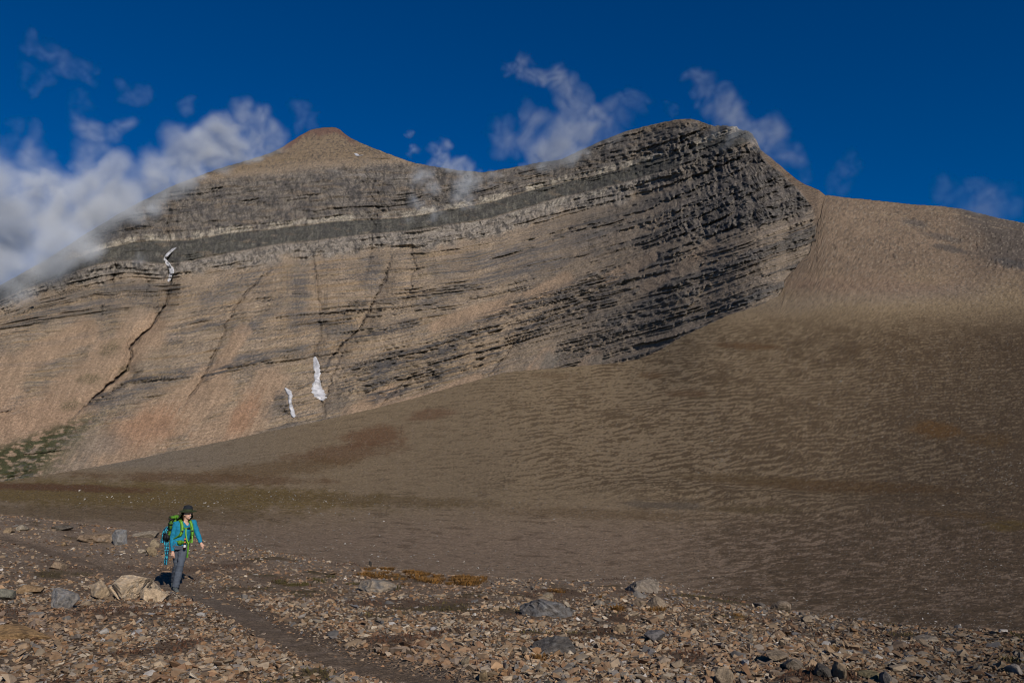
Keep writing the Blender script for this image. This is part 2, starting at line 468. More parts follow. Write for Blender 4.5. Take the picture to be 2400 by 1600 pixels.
def build_mountain():
    nc, nr = 1150, 350
    u = np.linspace(-260, 1945, nc)
    vt = smooth_interp(SKY_A, u, 3.0)
    vt = vt + 1.6 * fbm(u / 14, u * 0 + .3, 4, 3) + (np.abs(u - 1690) < 60) * 3.5 * fbm(u / 7, u * 0 + 5.3, 3, 8)
    vsil = smooth_interp(SIL_B, u, 5.0)
    vb = vsil + 40
    tt = np.linspace(0, 1, nr)[:, None]
    U = np.broadcast_to(u, (nr, nc)).copy()
    V = vb + (vt - vb) * tt
    V = np.where(vt < vb - 10, V, vb - 10 * tt)
    S = strata(U, V)
    w1 = fbm(U / 130, V / 90, 3, 105)
    w2 = fbm(U / 40, V / 26, 3, 109)
    Sw = S + 5 * w1 + 2.0 * w2
    crag = sst(1180, 1560, U + 60 * w1) * sst(330, 420, S)           # broken right-hand wall
    # ---- gross slope, integrated upwards along each line of the face
    sl = 0.78 + 0.9 * sst(365, 400, Sw) * (1 - sst(505, 520, Sw)) + 0.25 * sst(505, 520, Sw) * (1 - sst(545, 560, Sw)) + 1.0 * sst(545, 556, Sw) * (1 - sst(578, 595, Sw))
    sl = sl + 0.10 * sst(900, 1010, S) * -1
    tx, tz = ray_t(U, V)
    sl = np.maximum(sl, tz + 0.24)
    dt = np.diff(tz, axis=0)
    inc = dt / (0.5 * (sl[1:] + sl[:-1]) - 0.5 * (tz[1:] + tz[:-1]))
    lnD = np.concatenate([np.zeros((1, nc)), np.cumsum(inc, 0)], 0)
    D0 = tri_interp([(-400, 880), (0, 870), (400, 900), (735, 950), (1000, 990), (1160, 1000), (1300, 960), (1450, 870), (1568, 790), (1700, 760), (1788, 764), (1864, 858), (1890, 985), (1960, 1080)], u)
    kk = np.ones(41) / 41
    D0 = np.convolve(np.pad(D0, 20, mode='edge'), kk, 'valid')
    DB = D_hill(u, vsil) + 4
    D0 = np.maximum(D0, DB)
    bl = sst(1600, 1760, u)
    D0 = D0 * (1 - bl) + DB * bl
    l_sil = np.array([np.interp(-vsil[j], -V[:, j], lnD[:, j]) for j in range(nc)])
    lnD = lnD - bl * l_sil + np.log(D0)
    # even out sideways, level by level
    vg = np.arange(200, 1340, 4.0)
    G = np.zeros((len(vg), nc))
    for j in range(nc):
        vv = np.concatenate([[vb[j] + 400], V[:, j], [V[-1, j] - 400]])
        s_t = 1.0 / FOC / .42
        ll = np.concatenate([[lnD[0, j] - 400 * s_t], lnD[:, j], [lnD[-1, j] + 400 * s_t]])
        G[:, j] = np.interp(-vg, -vv, ll)
    k = np.exp(-np.linspace(-2, 2, 27) ** 2); k /= k.sum()
    pad = np.pad(G, ((0, 0), (13, 13)), mode='edge')
    Gs = sum(k[i] * pad[:, i:i + nc] for i in range(27))
    kb = sst(1740, 1800, u)
    G = Gs * (1 - kb) + G * kb
    fi = np.clip((V - vg[0]) / 4.0, 0, len(vg) - 1.001); i0 = fi.astype(int); fr_ = fi - i0
    jj = np.broadcast_to(np.arange(nc), V.shape)
    D = np.exp(G[i0, jj] * (1 - fr_) + G[i0 + 1, jj] * fr_)
    D = np.maximum(D, np.where(u > 1450, D_hill(U, np.maximum(V, vsil)) * (V > vsil - 3), 0) + 2)
    M['base'] = (u, vb, vt, D0)
    # ---- relief in metres towards the viewer
    led = fbm(U / 260, Sw / 4.2, 3, 201, .55) + 0.5 * pn(U / 90, Sw / 2.2, 211)
    led2 = fbm(U / 330, Sw / 13.0, 3, 221)
    vertical = .45 * fbm(U / 11 + .5 * w2, V / 30, 4, 231, .6) + .6 * fbm(U / 26, V / 18, 4, 233, .6) + .35 * fbm(U / 60, Sw / 6, 3, 235)
    rough = fbm(U / 16, V / 12, 4, 241)
    upper = sst(372, 400, Sw) * (1 - sst(508, 516, Sw))
    sill = sst(512, 515, Sw) * (1 - sst(549, 555, Sw))
    lightc = sst(550, 556, Sw) * (1 - sst(576, 604, Sw + 18 * w2 + 25 * w1)) * (1 - sst(1500, 1560, U))
    cone = 1 - sst(362, 392, Sw + 6 * w2)
    # cliffs appear where beds are hard: bed pattern x along-face breaks
    bedn = 0.65 * fbm(U / 420, Sw / 9.0, 3, 301) + 0.5 * pn(U / 600, Sw / 26.0, 307) + .45 * led
    brk = fbm(U / 70, V / 45, 3, 311)
    lower = sst(590, 610, Sw)
    outc = sst(0.02, 0.38, bedn + 0.45 * brk - 0.22 + 0.22 * crag)
    talus = np.zeros_like(U)
    for pts, w in [([(330, 760), (200, 880), (60, 985), (-60, 1060)], 60), ([(480, 900), (380, 960), (290, 1040)], 62), ([(620, 880), (560, 960), (480, 1010)], 50), ([(300, 1000), (200, 1050), (120, 1100)], 50),
                   ([(1180, 690), (1080, 720), (1000, 750)], 18), ([(1300, 640), (1180, 700)], 20), ([(1500, 590), (1400, 640)], 16), ([(1260, 815), (1225, 850)], 20), ([(1370, 820), (1340, 845)], 16),
                   ([(1640, 560), (1560, 620), (1480, 660)], 14), ([(900, 900), (800, 950)], 22), ([(1100, 868), (1000, 905), (900, 935)], 14), ([(20, 860), (-80, 930)], 60), ([(200, 760), (60, 830), (-60, 880)], 34), ([(560, 760), (480, 880)], 20)]:
        d, _f = poly_dist(pts, U, V)
        talus = np.maximum(talus, 1 - sst(0.55, 1.15, d / w + .28 * w2 + .3 * w1))
    outc = outc * (1 - .92 * talus)
    blk = .75 * fbm(U / 30, Sw / 10.0, 5, 405, .62) + .55 * (ridged(U / 17 + .7 * w2, V / 30, 4, 407, .55) - .5)
    cband = sst(.10, .32, .8 * pn(U / 420 + 3.3, Sw / 23.0, 321) + .45 * pn(U / 200, Sw / 11.0, 323) + .55 * blk + .12 * brk) * crag * (1 - .8 * talus)
    outc = np.clip(outc * (1 - .85 * crag) + .9 * cband, 0, 1)
    dark_z = np.zeros_like(U)          # darker, more broken limestone low on the wall; ledge shadow put into its colour
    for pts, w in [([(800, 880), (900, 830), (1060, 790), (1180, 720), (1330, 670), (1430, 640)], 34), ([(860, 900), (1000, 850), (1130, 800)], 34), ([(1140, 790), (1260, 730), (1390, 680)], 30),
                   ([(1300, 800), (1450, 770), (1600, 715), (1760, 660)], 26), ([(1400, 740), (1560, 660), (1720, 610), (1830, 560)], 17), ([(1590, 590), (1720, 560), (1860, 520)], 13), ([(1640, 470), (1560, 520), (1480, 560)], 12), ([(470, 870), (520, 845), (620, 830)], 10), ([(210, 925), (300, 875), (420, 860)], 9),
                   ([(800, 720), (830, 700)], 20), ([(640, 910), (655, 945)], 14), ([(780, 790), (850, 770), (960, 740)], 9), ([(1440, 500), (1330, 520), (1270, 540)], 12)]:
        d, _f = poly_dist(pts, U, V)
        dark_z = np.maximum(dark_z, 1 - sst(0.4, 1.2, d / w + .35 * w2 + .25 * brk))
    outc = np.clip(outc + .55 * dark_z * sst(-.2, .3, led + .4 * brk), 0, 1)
    cr_top = sst(1480, 1600, U + 70 * w1) * (1 - sst(1845, 1885, U + 0.15 * (V - 450))) * (1 - sst(505, 545, V + 0.18 * (U - 1700))) * sst(332, 350, V + .42 * (U - 1640)*0 + 40 * (U < 1600))
    tanr, _f = poly_dist([(1752, 352), (1808, 400), (1845, 436), (1872, 470), (1882, 510), (1884, 548)], U, V)
    edge_u = np.interp(V, [364, 405, 439, 473, 514, 549, 583, 635], [1760, 1808, 1839, 1867, 1876, 1882, 1892, 1900])
    tan_edge = np.maximum((1 - sst(4, 11, tanr + 4 * w2)), sst(-5, 6, U - edge_u + 7 * w2 + 4 * led)) * (U > 1740)
    cr_top = cr_top * (1 - tan_edge)
    sc = D / 1000.0
    greyz_d = np.zeros_like(U)
    for pts, w in [([(-80, 700), (60, 665), (200, 640), (330, 640)], 48), ([(690, 590), (690, 660), (680, 740)], 26), ([(850, 570), (860, 650)], 30)]:
        d, _f = poly_dist(pts, U, V)
        greyz_d = np.maximum(greyz_d, 1 - sst(0.4, 1.2, d / w + .3 * w2))
    disp = (2.8 * led * (1 - .85 * crag) + 6.0 * led2) * (0.35 + .65 * lower) * (1 - .85 * talus)
    disp = disp + (4.5 * (1 - crag) + 6.0 * crag) * outc + 3.5 * rough * (.4 + .8 * crag)
    disp = disp + 8 * vertical * (upper + .7 * greyz_d + sill * .8 + lightc) + 5 * lightc + 3 * upper
    rib = ridged(U / 21 + .7 * w2, V / 55 + .3 * w2, 5, 401, .55) - .55
    disp = disp + cr_top * (17 * rib + 6 * blk) + crag * lower * (1 - talus) * (3 * led2 + 9 * blk * (.12 + .88 * cband) + .4 * led)
    disp = disp + 1.3 * pn(U / 110, Sw / 2.5, 581) * lower * (1 - talus) * (1 - crag)
    disp = disp + dark_z * (8 * fbm(U / 20, Sw / 9, 4, 411)) * (1 - .5 * crag)
    gul = np.zeros_like(U); gdk = np.zeros_like(U)
    for pts, w, dep, dk in GULLIES:
        d, fr = poly_dist(pts, U + 9 * w2 + 4 * rough, V)
        d0 = d
        w = w * (0.62 + .40 * rough + .35 * brk)
        w = np.maximum(w, .6)
        gq = 1 - sst(0.25, 1.15, d / w)
        disp = disp - .5 * dep * gq * np.clip(np.minimum(fr, 1 - fr) * 8, .15, 1)
        disp = disp - .85 * dep * np.exp(-(d0 / 17.0) ** 2) * np.clip(np.minimum(fr, 1 - fr) * 5, 0, 1)
        gdk = np.maximum(gdk, min(1.0, dk * 1.0) * gq * (.35 + .65 * sst(-.3, .3, rough + .5 * brk)))
    fade = sst(0.0, 0.02, 1 - np.broadcast_to(tt, U.shape))
    disp = disp * (0.25 + .75 * fade) * (1 - .9 * tan_edge)
    D = D - disp * sc
    P = at(U, V, D)
    # ---- rock and scree colours
    lam = pn(U / 110, Sw / 2.5, 581) * .6 + .55 * fbm(U / 60, Sw / 4.8, 3, 583) + .3 * pn(U / 14, Sw / 2.2, 585)
    patchy = fbm(U / 90, V / 60, 3, 587)
    strk = fbm((U + .55 * V) / 8, V / 55, 3, 611)
    grain = fbm(U / 4.5, V / 3.5, 3, 501)
    speck = pn(U / 2.3, V / 1.9, 503)
    tan = np.array((0.365, 0.280, 0.198))
    C = np.ones(U.shape + (3,)) * tan
    C = mix(C, (0.285, 0.225, 0.165), sst(-.3, .6, w1 + .4 * brk) * .7)
    C = mix(C, (0.235, 0.190, 0.145), .70 * sst(1050, 1500, U + 80 * w1))
    C = mix(C, (0.33, 0.225, 0.125), .6 * sst(.05, .5, pn(U / 300, Sw / 5.0, 511) + .4 * led) * lower * (1 - sst(1000, 1300, U)))
    # talus fans
    C = mix(C, (0.395, 0.277, 0.182), talus * .9)
    for (pu, pv, ru, rv, c, s_) in [(330, 985, 90, 60, (0.43, 0.245, 0.145), .9), (560, 950, 32, 62, (0.43, 0.24, 0.14), .85), (60, 960, 160, 70, (0.41, 0.265, 0.17), .7), (215, 1020, 90, 40, (0.24, 0.205, 0.165), .85), (160, 1075, 80, 25, (0.25, .21, .165), .8),
                                    (300, 920, 40, 60, (.25, .20, .15), .5), (330, 700, 30, 60, (.25, .215, .17), .5), (1260, 828, 36, 26, (0.215, 0.205, 0.175), .95), (1372, 826, 28, 14, (0.205, 0.195, 0.165), .9), (775, 930, 40, 34, (0.17, 0.15, 0.128), .7), (640, 925, 26, 40, (0.15, 0.14, 0.13), .75),
                                    (1200, 690, 50, 14, (.225, .20, .16), .6), (1110, 735, 70, 18, (.24, .18, .13), .6), (1560, 610, 90, 18, (.20, .15, .115), .5), (1640, 520, 80, 18, (.165, .13, .105), .6)]:
        q = np.hypot((U - pu + .5 * (V - pv)) / ru, (V - pv) / rv) + .35 * w2 + .25 * w1 + .5 * strk
        C = mix(C, c, .72 * s_ * (1 - sst(.3, 1.3, q)))
    # outcropping beds
    greyz = np.zeros_like(U)
    for pts, w in [([(-80, 700), (60, 665), (200, 640), (330, 640)], 48), ([(100, 720), (250, 710)], 30), ([(690, 590), (690, 660), (680, 740)], 26), ([(850, 570), (860, 650)], 30), ([(590, 640), (480, 690)], 22), ([(380, 870), (520, 830), (700, 800)], 13), ([(200, 935), (330, 890), (440, 860)], 12), ([(560, 760), (640, 700)], 14), ([(960, 700), (1100, 650), (1300, 590)], 18), ([(1000, 620), (1200, 580), (1400, 530)], 26), ([(60, 800), (200, 770)], 8), ([(-60, 840), (130, 835)], 7), ([(420, 760), (560, 745)], 9), ([(720, 740), (800, 760)], 22)]:
        d, _f = poly_dist(pts, U, V)
        greyz = np.maximum(greyz, 1 - sst(0.35, 1.25, d / w + .5 * w2 + .45 * brk + .3 * led))
    C = mix(C, (0.140, 0.130, 0.124), greyz * lower * .9 * (1 - .7 * talus) * (.25 + .75 * sst(-.25, .2, lam + .4 * led)))
    C = mix(C, (0.150, 0.130, 0.110), outc * lower * .72)
    C = mix(C, (0.105, 0.097, 0.092), lower * .55 * sst(.15, .55, led + .5 * brk) * (1 - talus))
    C = mix(C, (0.080, 0.077, 0.078), lower * .85 * dark_z * sst(-.15, .2, led + .6 * brk + .3 * rough + .5 * lam))  # dark limestone with the wall's shadow painted in
    C = mix(C, (0.33, 0.255, 0.155), lower * .55 * sst(.3, .6, pn(U / 150, Sw / 2.4, 521)) * (1 - talus) * (1 - sst(1000, 1300, U)))
    C = mix(C, (0.145, 0.132, 0.118), crag * lower * .7 * outc)
    C = mix(C, (0.265, 0.212, 0.160), crag * lower * .75 * (1 - sst(.1, .5, cband)) * (1 - .5 * dark_z))
    # light cliff under the sill
    C = mix(C, (0.29, 0.258, 0.222), lightc * .9)
    C = mix(C, (0.12, 0.108, 0.10), lightc * .75 * sst(.12, .45, vertical + .3 * rough))
    # upper grey cliffs
    ug = mix(np.ones(U.shape + (3,)) * np.array((0.185, 0.164, 0.142)), (0.092, 0.087, 0.086), sst(-.2, .4, vertical + .6 * w2))
    ug = mix(ug, (0.21, 0.165, 0.12), .6 * sst(.15, .5, pn(U / 60, V / 8, 531) + .4 * rough))
    uw = (upper * .92)[..., None]
    C = C * (1 - uw) + ug * uw
    # dark sill and white bed resting on it
    C = mix(C, (0.075, 0.077, 0.070), sill * .93)
    C = mix(C, (0.150, 0.142, 0.118), sill * .8 * sst(.0, .45, fbm(U / 6, V / 22, 3, 541) + .5 * w2))
    C = mix(C, (0.19, 0.155, 0.115), sill * .7 * sst(.2, .45, fbm(U / 50, (V - .1 * U) / 12, 3, 543)))
    wb = sst(496, 503, Sw + 7 * fbm(U / 12, U * 0 + 3.3, 2, 551)) * (1 - sst(512, 514, Sw)) * sst(-.25, .25, fbm(U / 40, V / 60, 3, 553) + .10)
    C = mix(C, (0.44, 0.39, 0.31), wb * .9)
    wb2 = bump1(Sw, 560 + 5 * w2, 5) * sst(1000, 1150, U) * sst(0, .4, fbm(U / 50, V / 60, 2, 557) + .2) * (1 - sst(1580, 1640, U))
    C = mix(C, (0.33, 0.30, 0.25), wb2 * .8)
    # summit cone and bench above the cliffs
    ccol = mix(np.ones(U.shape + (3,)) * np.array((0.265, 0.198, 0.130)), (0.16, 0.13, 0.10), .6 * sst(.1, .5, led + .5 * rough))
    right_cap = sst(1150, 1350, U)
    ccol = mix(ccol, (0.175, 0.140, 0.108), .75 * right_cap)
    ccol = mix(ccol, (0.105, 0.088, 0.074), .75 * sst(.28, .5, pn(U / 7, V / 3.2, 617) + .4 * fbm(U / 50, V / 16, 3, 619)))
    ccol = ccol * (1 + .35 * fbm(U / 9, V / 5, 3, 621))[..., None]
    cw = cone[..., None]
    C = C * (1 - cw) + ccol * cw
    C = mix(C, (0.175, 0.098, 0.078), (1 - sst(8, 20, V - vt + 9 * w2 + 6 * rough + .05 * np.abs(U - 740))) * sst(640, 660, U) * (1 - sst(800, 830, U)) * sst(-.5, .1, led2 + .5 * rough + .2) * .85)
    gb = bump1(V, 398 + .10 * (U - 800) + 5 * w2, 7) * sst(740, 770, U) * (1 - sst(930, 960, U))
    C = mix(C, (0.25, 0.225, 0.20), .75 * gb * sst(-.3, .2, vertical))
    C = mix(C, (0.06, 0.055, 0.052), .8 * sst(1090, 1140, U) * (1 - sst(1290, 1330, U)) * (1 - sst(388, 400, V + 8 * w2 - .15 * (1110 - U))))
    # crags under the right summit
    C = mix(C, (0.150, 0.135, 0.120), cr_top * .8)
    C = mix(C, (0.075, 0.070, 0.068), cr_top * .6 * sst(-.1, .3, -rib - .1 + .3 * blk))
    C = mix(C, np.array((0.195, 0.142, 0.098)) / .90, tan_edge * .97)
    cap = sst(1430, 1480, U) * (1 - sst(1640, 1660, U)) * (1 - sst(8, 22, V - vt + 5 * w2))
    C = mix(C, (0.25, 0.195, 0.135), .7 * cap)
    # gullies: wet rock and recess shade both put into the colour; seeps, plants
    C = mix(C, (0.072, 0.066, 0.066), gdk)
    seep = sst(.3, .6, fbm(U / 8, V / 200, 2, 561)) * sst(560, 580, S) * (1 - sst(700, 800, S)) * sst(600, 680, U) * (1 - sst(850, 900, U))
    C = mix(C, (0.12, 0.11, 0.105), .55 * seep)
    for (pu, pv, ru, rv) in [(255, 800, 26, 26), (205, 870, 30, 16), (285, 850, 14, 14), (160, 930, 30, 16)]:
        q = np.hypot((U - pu + .6 * (V - pv)) / ru, (V - pv) / rv) + .4 * w2 + .3 * rough
        C = mix(C, (0.085, 0.078, 0.038), .75 * (1 - sst(.4, 1.2, q)) * sst(-.4, .3, speck + grain))
    veg = (1 - sst(70, 190, U + .9 * (V - 1060))) * sst(1010, 1040, V + .35 * U)
    vp = sst(-.05, .25, fbm((U + V) / 22, (V - .15 * U) / 9, 3, 571) + .22)
    C = mix(C, (0.042, 0.055, 0.020), .9 * veg * vp)
    C = mix(C, (0.085, 0.055, 0.022), .6 * veg * sst(.2, .5, fbm(U / 14, V / 6, 2, 575)))
    lamw = (lower * (1 - .72 * talus) + .35 * upper + .3 * cone) * (.65 + .6 * patchy)
    C = mix(C, (0.125, 0.112, 0.104), .75 * lower * (1 - .6 * crag) * (1 - .8 * talus) * sst(.12, .5, lam + .55 * patchy - .05))
    C *= (1 + .60 * lam * np.clip(lamw, 0, 1.3))[..., None]
    C *= (1 + (.16 * fbm(U / 30, V / 80, 3, 599) + .16 * brk) * lower)[..., None]
    fl = sst(.38, .58, pn(U / 4.5, V / 2.6, 589) + .45 * patchy + .15 * lam) * (1 - .6 * talus)
    C = mix(C, (0.095, 0.088, 0.083), .65 * fl)
    cliffy = np.clip(upper + sill + lightc + cr_top, 0, 1)
    C *= (1 + cliffy * (.30 * fbm(U / 4.2, V / 6.5, 3, 591) + .34 * fbm(U / 12, V / 8, 3, 593) + .28 * fbm(U / 70, Sw / 5, 3, 597)))[..., None]
    C = mix(C, (0.06, 0.057, 0.056), .7 * cliffy * sst(.62, .85, ridged(U / 17 + .6 * w2, V / 26 + .5 * w2, 4, 595) + .2 * rough))
    C *= (1 + .26 * strk * (.25 + .75 * talus) * lower)[..., None]
    C *= .90 * (1 + .24 * grain + .24 * speck + .14 * rough)[..., None]
    # far side
    back = []; bc = []
    last = P[-1]
    for kx in range(1, 7):
        q = last.copy()
        q[:, :2] *= (1 + 0.010 * kx + 0.006 * kx * kx)
        q[:, 2] = last[:, 2] - 5.0 * kx * kx - 2 * kx
        back.append(q); bc.append(C[-1])
    P = np.concatenate([P, np.array(back)], 0); C = np.concatenate([C, np.array(bc)], 0)
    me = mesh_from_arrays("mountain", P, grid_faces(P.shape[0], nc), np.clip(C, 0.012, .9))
    m = terrain_mat("layered_limestone_and_scree", 0.30, var=0.42, bump=0.75, dist=2.5)
    M['u'], M['V'], M['D'], M['nc'] = u, V, D, nc
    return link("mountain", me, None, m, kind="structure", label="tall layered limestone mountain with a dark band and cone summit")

mountain = build_mountain()

def D_mountain(u_, v_):
    j = int(np.clip(np.searchsorted(M['u'], u_), 1, M['nc'] - 1))
    col_v, col_d = M['V'][:, j], M['D'][:, j]
    return float(np.interp(-v_, -col_v, col_d))

# ------------------------------------------------------------------ snow lying in the gullies
def snow_patch(label, pts):
    m = MATS.get("old_snow") or plain_mat("old_snow", (0.43, 0.43, 0.445), rough=.6, var=.40, scale=.12, bump=.5, bdist=1.5)
    P = np.array(pts, float)
    n = 40
    k = np.linspace(0, len(P) - 1, n)
    uc = np.interp(k, range(len(P)), P[:, 0]); vc = np.interp(k, range(len(P)), P[:, 1]); wd = np.interp(k, range(len(P)), P[:, 2])
    wl = wd * (1.15 + .6 * fbm(k * 1.7, k * 0, 3, 601)); wr = wd * (1.15 + .6 * fbm(k * 1.7, k * 0 + 9, 3, 603))
    wl[0] *= .2; wr[0] *= .2; wl[-1] *= .2; wr[-1] *= .2
    a = np.linspace(-1, 1, 11)
    rows = []
    for i in range(n):
        us = uc[i] + np.where(a < 0, a * wl[i], a * wr[i])
        d = np.array([D_mountain(x, vc[i]) for x in us])
        dd = np.minimum(d, np.median(d) + 2) - (4.0 - 7 * a ** 4)      # drifted level, edges sinking into the rock
        rows.append(at(us, np.full(11, vc[i]), dd))
    Pn = np.array(rows)
    org = Pn.reshape(-1, 3).mean(0)
    me = mesh_from_arrays("snow_patch", Pn - org, grid_faces(n, 11))
    o = link("snow_patch", me, None, m, label=label, category="snow patch")
    o.location = org
    return o
for lb, pts in SNOWS:
    snow_patch(lb, pts)
# ------------------------------------------------------------------ stony ground near the trail
CTRL_C = [(-200, 1568, 6.9), (600, 1568, 6.9), (1176, 1568, 6.8), (1800, 1568, 6.7), (2500, 1568, 6.5), (-150, 1400, 11.6), (200, 1385, 12.8), (402, 1356, 16.0), (800, 1400, 12.6),
          (1176, 1450, 10.2), (1176, 1395, 14.2), (1700, 1455, 10.8), (2352, 1505, 8.9), (0, 1260, 23), (250, 1270, 23), (700, 1330, 18.8), (1450, 1400, 13.6), (2000, 1475, 10.6)]
gx, gz = [], []
for (u_, v_, D_) in CTRL_C + CREST:
    p = at(u_, v_, D_); gx.append(p[:2]); gz.append(p[2])
for (u_, v_, D_) in CREST:
    p = at(u_, v_, D_)
    for f, dz in ((1.45, .035), (2.2, .11), (3.2, .24)):
        gx.append(p[:2] * f); gz.append(CAM_H + (p[2] - CAM_H) * f - dz * D_)
for (x_, y_) in ((-6, 0), (0, 0), (6, 0), (-5, 3), (5, 3), (0, 3)):
    gx.append(np.array((x_, y_))); gz.append(0.0)
rbf_C = RBF(np.array(gx) / 10.0, np.array(gz), 1e-3)
def ground0(x, y):
    x = np.asarray(x, float); y = np.asarray(y, float)
    return rbf_C(x / 10.0, y / 10.0)
_lu = np.linspace(-380, 2720, 400)
_lD = np.exp(np.linspace(math.log(2.2), math.log(80), 260))
_UU, _DD = np.meshgrid(_lu, _lD)
_txx = (_UU - PW / 2) / FOC / math.cos(PITCH)     # first guess of bearing, refined below
def hit(u, v):
    """where a line of sight meets the stony ground"""
    tx, tz = ray_t(float(u), float(v))
    D = np.exp(np.linspace(math.log(3), math.log(70), 900))
    g = ground(tx * D, D)
    z = CAM_H + tz * D
    b = np.nonzero(z <= g)[0]
    i = b[0] if len(b) else len(D) - 1
    return np.array((tx * D[i], D[i], g[i]))

trail_pts = None
def trail_dist(x, y):
    return poly_dist(trail_pts, x, y)[0]
def ground(x, y):
    x = np.asarray(x, float); y = np.asarray(y, float)
    g = ground0(x, y) + 0.05 * fbm(x / 2.6, y / 2.6, 3, 700) + 0.018 * fbm(x / .5, y / .5, 3, 710)
    if trail_pts is not None:
        g = g - 0.085 * np.exp(-(trail_dist(x, y) / 0.33) ** 2)
    return g
_tp = [hit(u_, v_)[:2] for (u_, v_) in [(-120, 1212), (14, 1232), (90, 1254), (169, 1280), (253, 1308), (330, 1326), (405, 1345), (470, 1366), (518, 1384), (602, 1431), (687, 1473), (771, 1503), (870, 1526), (968, 1546), (1060, 1566), (1180, 1600), (1320, 1640)]]
_tp = np.array(_tp)
_k = np.linspace(0, len(_tp) - 1, 70)
_tpx = np.interp(_k, range(len(_tp)), _tp[:, 0]); _tpy = np.interp(_k, range(len(_tp)), _tp[:, 1])
for _ in range(6):
    _tpx[1:-1] = (_tpx[:-2] + 2 * _tpx[1:-1] + _tpx[2:]) / 4
    _tpy[1:-1] = (_tpy[:-2] + 2 * _tpy[1:-1] + _tpy[2:]) / 4
trail_pts = np.stack([_tpx, _tpy], -1)

def heath_mask(x, y):
    """low mats of heath and dry grass"""
    m = fbm(x / 2.1, y / 3.0, 4, 720) + .25 * fbm(x / .45, y / .45, 2, 724)
    return sst(0.10, 0.34, m) * sst(0.25, .6, trail_dist(x, y))

def build_ground():
    nc, nr = 560, 230
    u = np.linspace(-420, 2760, nc)
    D = np.exp(np.linspace(math.log(1.6), math.log(78), nr))[:, None]
    tx = (u - PW / 2) / FOC / math.cos(PITCH) * 1.02
    X = tx * D; Y = D + 0 * tx
    Z = ground(X, Y)
    hm = heath_mask(X, Y)
    Z = Z + .02 * hm * (1 + fbm(X / .12, Y / .12, 2, 731))
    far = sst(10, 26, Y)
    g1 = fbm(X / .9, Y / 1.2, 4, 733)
    C = np.ones(X.shape + (3,)) * np.array((0.155, 0.105, 0.066))  # soil colour kept dark to stand in for shadow between stones
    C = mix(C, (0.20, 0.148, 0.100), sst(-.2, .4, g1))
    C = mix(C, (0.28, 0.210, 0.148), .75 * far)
    C = mix(C, (0.105, 0.062, 0.034), .65 * hm * sst(-.6, .2, fbm(X / 5, Y / 5, 2, 737)))
    C = mix(C, (0.088, 0.066, 0.026), .75 * hm * sst(-.05, .35, fbm(X / 3.1, Y / 3.1, 2, 739)))
    C = mix(C, (0.15, 0.112, 0.08), .6 * (1 - sst(.15, .5, trail_dist(X, Y))))
    C *= (1 - .46 * sst(.15, .62, X / Y))[..., None]        # darker slaty scree on that side, plus lens falloff put into the colour
    P = np.stack([X, Y, Z], -1)
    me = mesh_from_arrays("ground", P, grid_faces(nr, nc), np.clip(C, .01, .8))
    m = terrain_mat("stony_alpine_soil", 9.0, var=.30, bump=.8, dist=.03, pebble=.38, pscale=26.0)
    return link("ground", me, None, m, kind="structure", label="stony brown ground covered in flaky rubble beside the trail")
ground_obj = build_ground()

def build_trail():
    n = 420
    k = np.linspace(0, len(trail_pts) - 1, n)
    cx = np.interp(k, range(len(trail_pts)), trail_pts[:, 0]); cy = np.interp(k, range(len(trail_pts)), trail_pts[:, 1])
    dx = np.gradient(cx); dy = np.gradient(cy); L = np.hypot(dx, dy); nx, ny = -dy / L, dx / L
    a = np.linspace(-1, 1, 25)
    X = cx[:, None] + nx[:, None] * a * .34; Y = cy[:, None] + ny[:, None] * a * .34
    Z = ground0(X, Y) + 0.05 * fbm(X / 2.6, Y / 2.6, 3, 700) + .018 * fbm(X / .5, Y / .5, 3, 710) - .060 + .016 * fbm(X / .35, Y / .35, 3, 760) + .006 * fbm(X / .06, Y / .06, 2, 764)
    g = fbm(X / .3, Y / .3, 3, 770)
    C = np.ones(X.shape + (3,)) * np.array((0.165, 0.118, 0.078))
    C = mix(C, (0.235, 0.175, 0.122), sst(-.1, .4, g))
    C = mix(C, (0.20, 0.165, 0.13), .8 * bump1(np.broadcast_to(np.arange(n)[:, None], X.shape), 190, 40) * .5)
    me = mesh_from_arrays("trail", np.stack([X, Y, Z], -1), grid_faces(n, 25), C)
    m = terrain_mat("packed_trail_dirt", 14.0, var=.30, bump=.8, dist=.02, pebble=.42, pscale=55.0)
    return link("trail", me, None, m, kind="structure", label="narrow trodden dirt trail winding through the rubble")
build_trail()

# ------------------------------------------------------------------ stones
def hull_stone(seed, n=10, flat=.42, box=0.0):
    """angular flake: hull of random points"""
    rs = np.random.RandomState(seed)
    p = rs.normal(size=(n, 3))
    p /= np.linalg.norm(p, axis=1)[:, None]
    p = np.sign(p) * np.abs(p) ** (.75 - box * .3)
    p *= np.array((1.0, rs.uniform(.6, .95), flat * rs.uniform(.7, 1.25))) * rs.uniform(.85, 1.0, size=(n, 1))
    bm = bmesh.new()
    for q in p:
        bm.verts.new(q)
    bmesh.ops.convex_hull(bm, input=bm.verts)
    bmesh.ops.delete(bm, geom=[v for v in bm.verts if not v.link_faces], context='VERTS')
    bmesh.ops.triangulate(bm, faces=bm.faces)
    bm.verts.ensure_lookup_table()
    bm.verts.index_update()
    V = np.array([v.co[:] for v in bm.verts]); F = np.array([[v.index for v in f.verts] for f in bm.faces])
    bm.free()
    return V, F

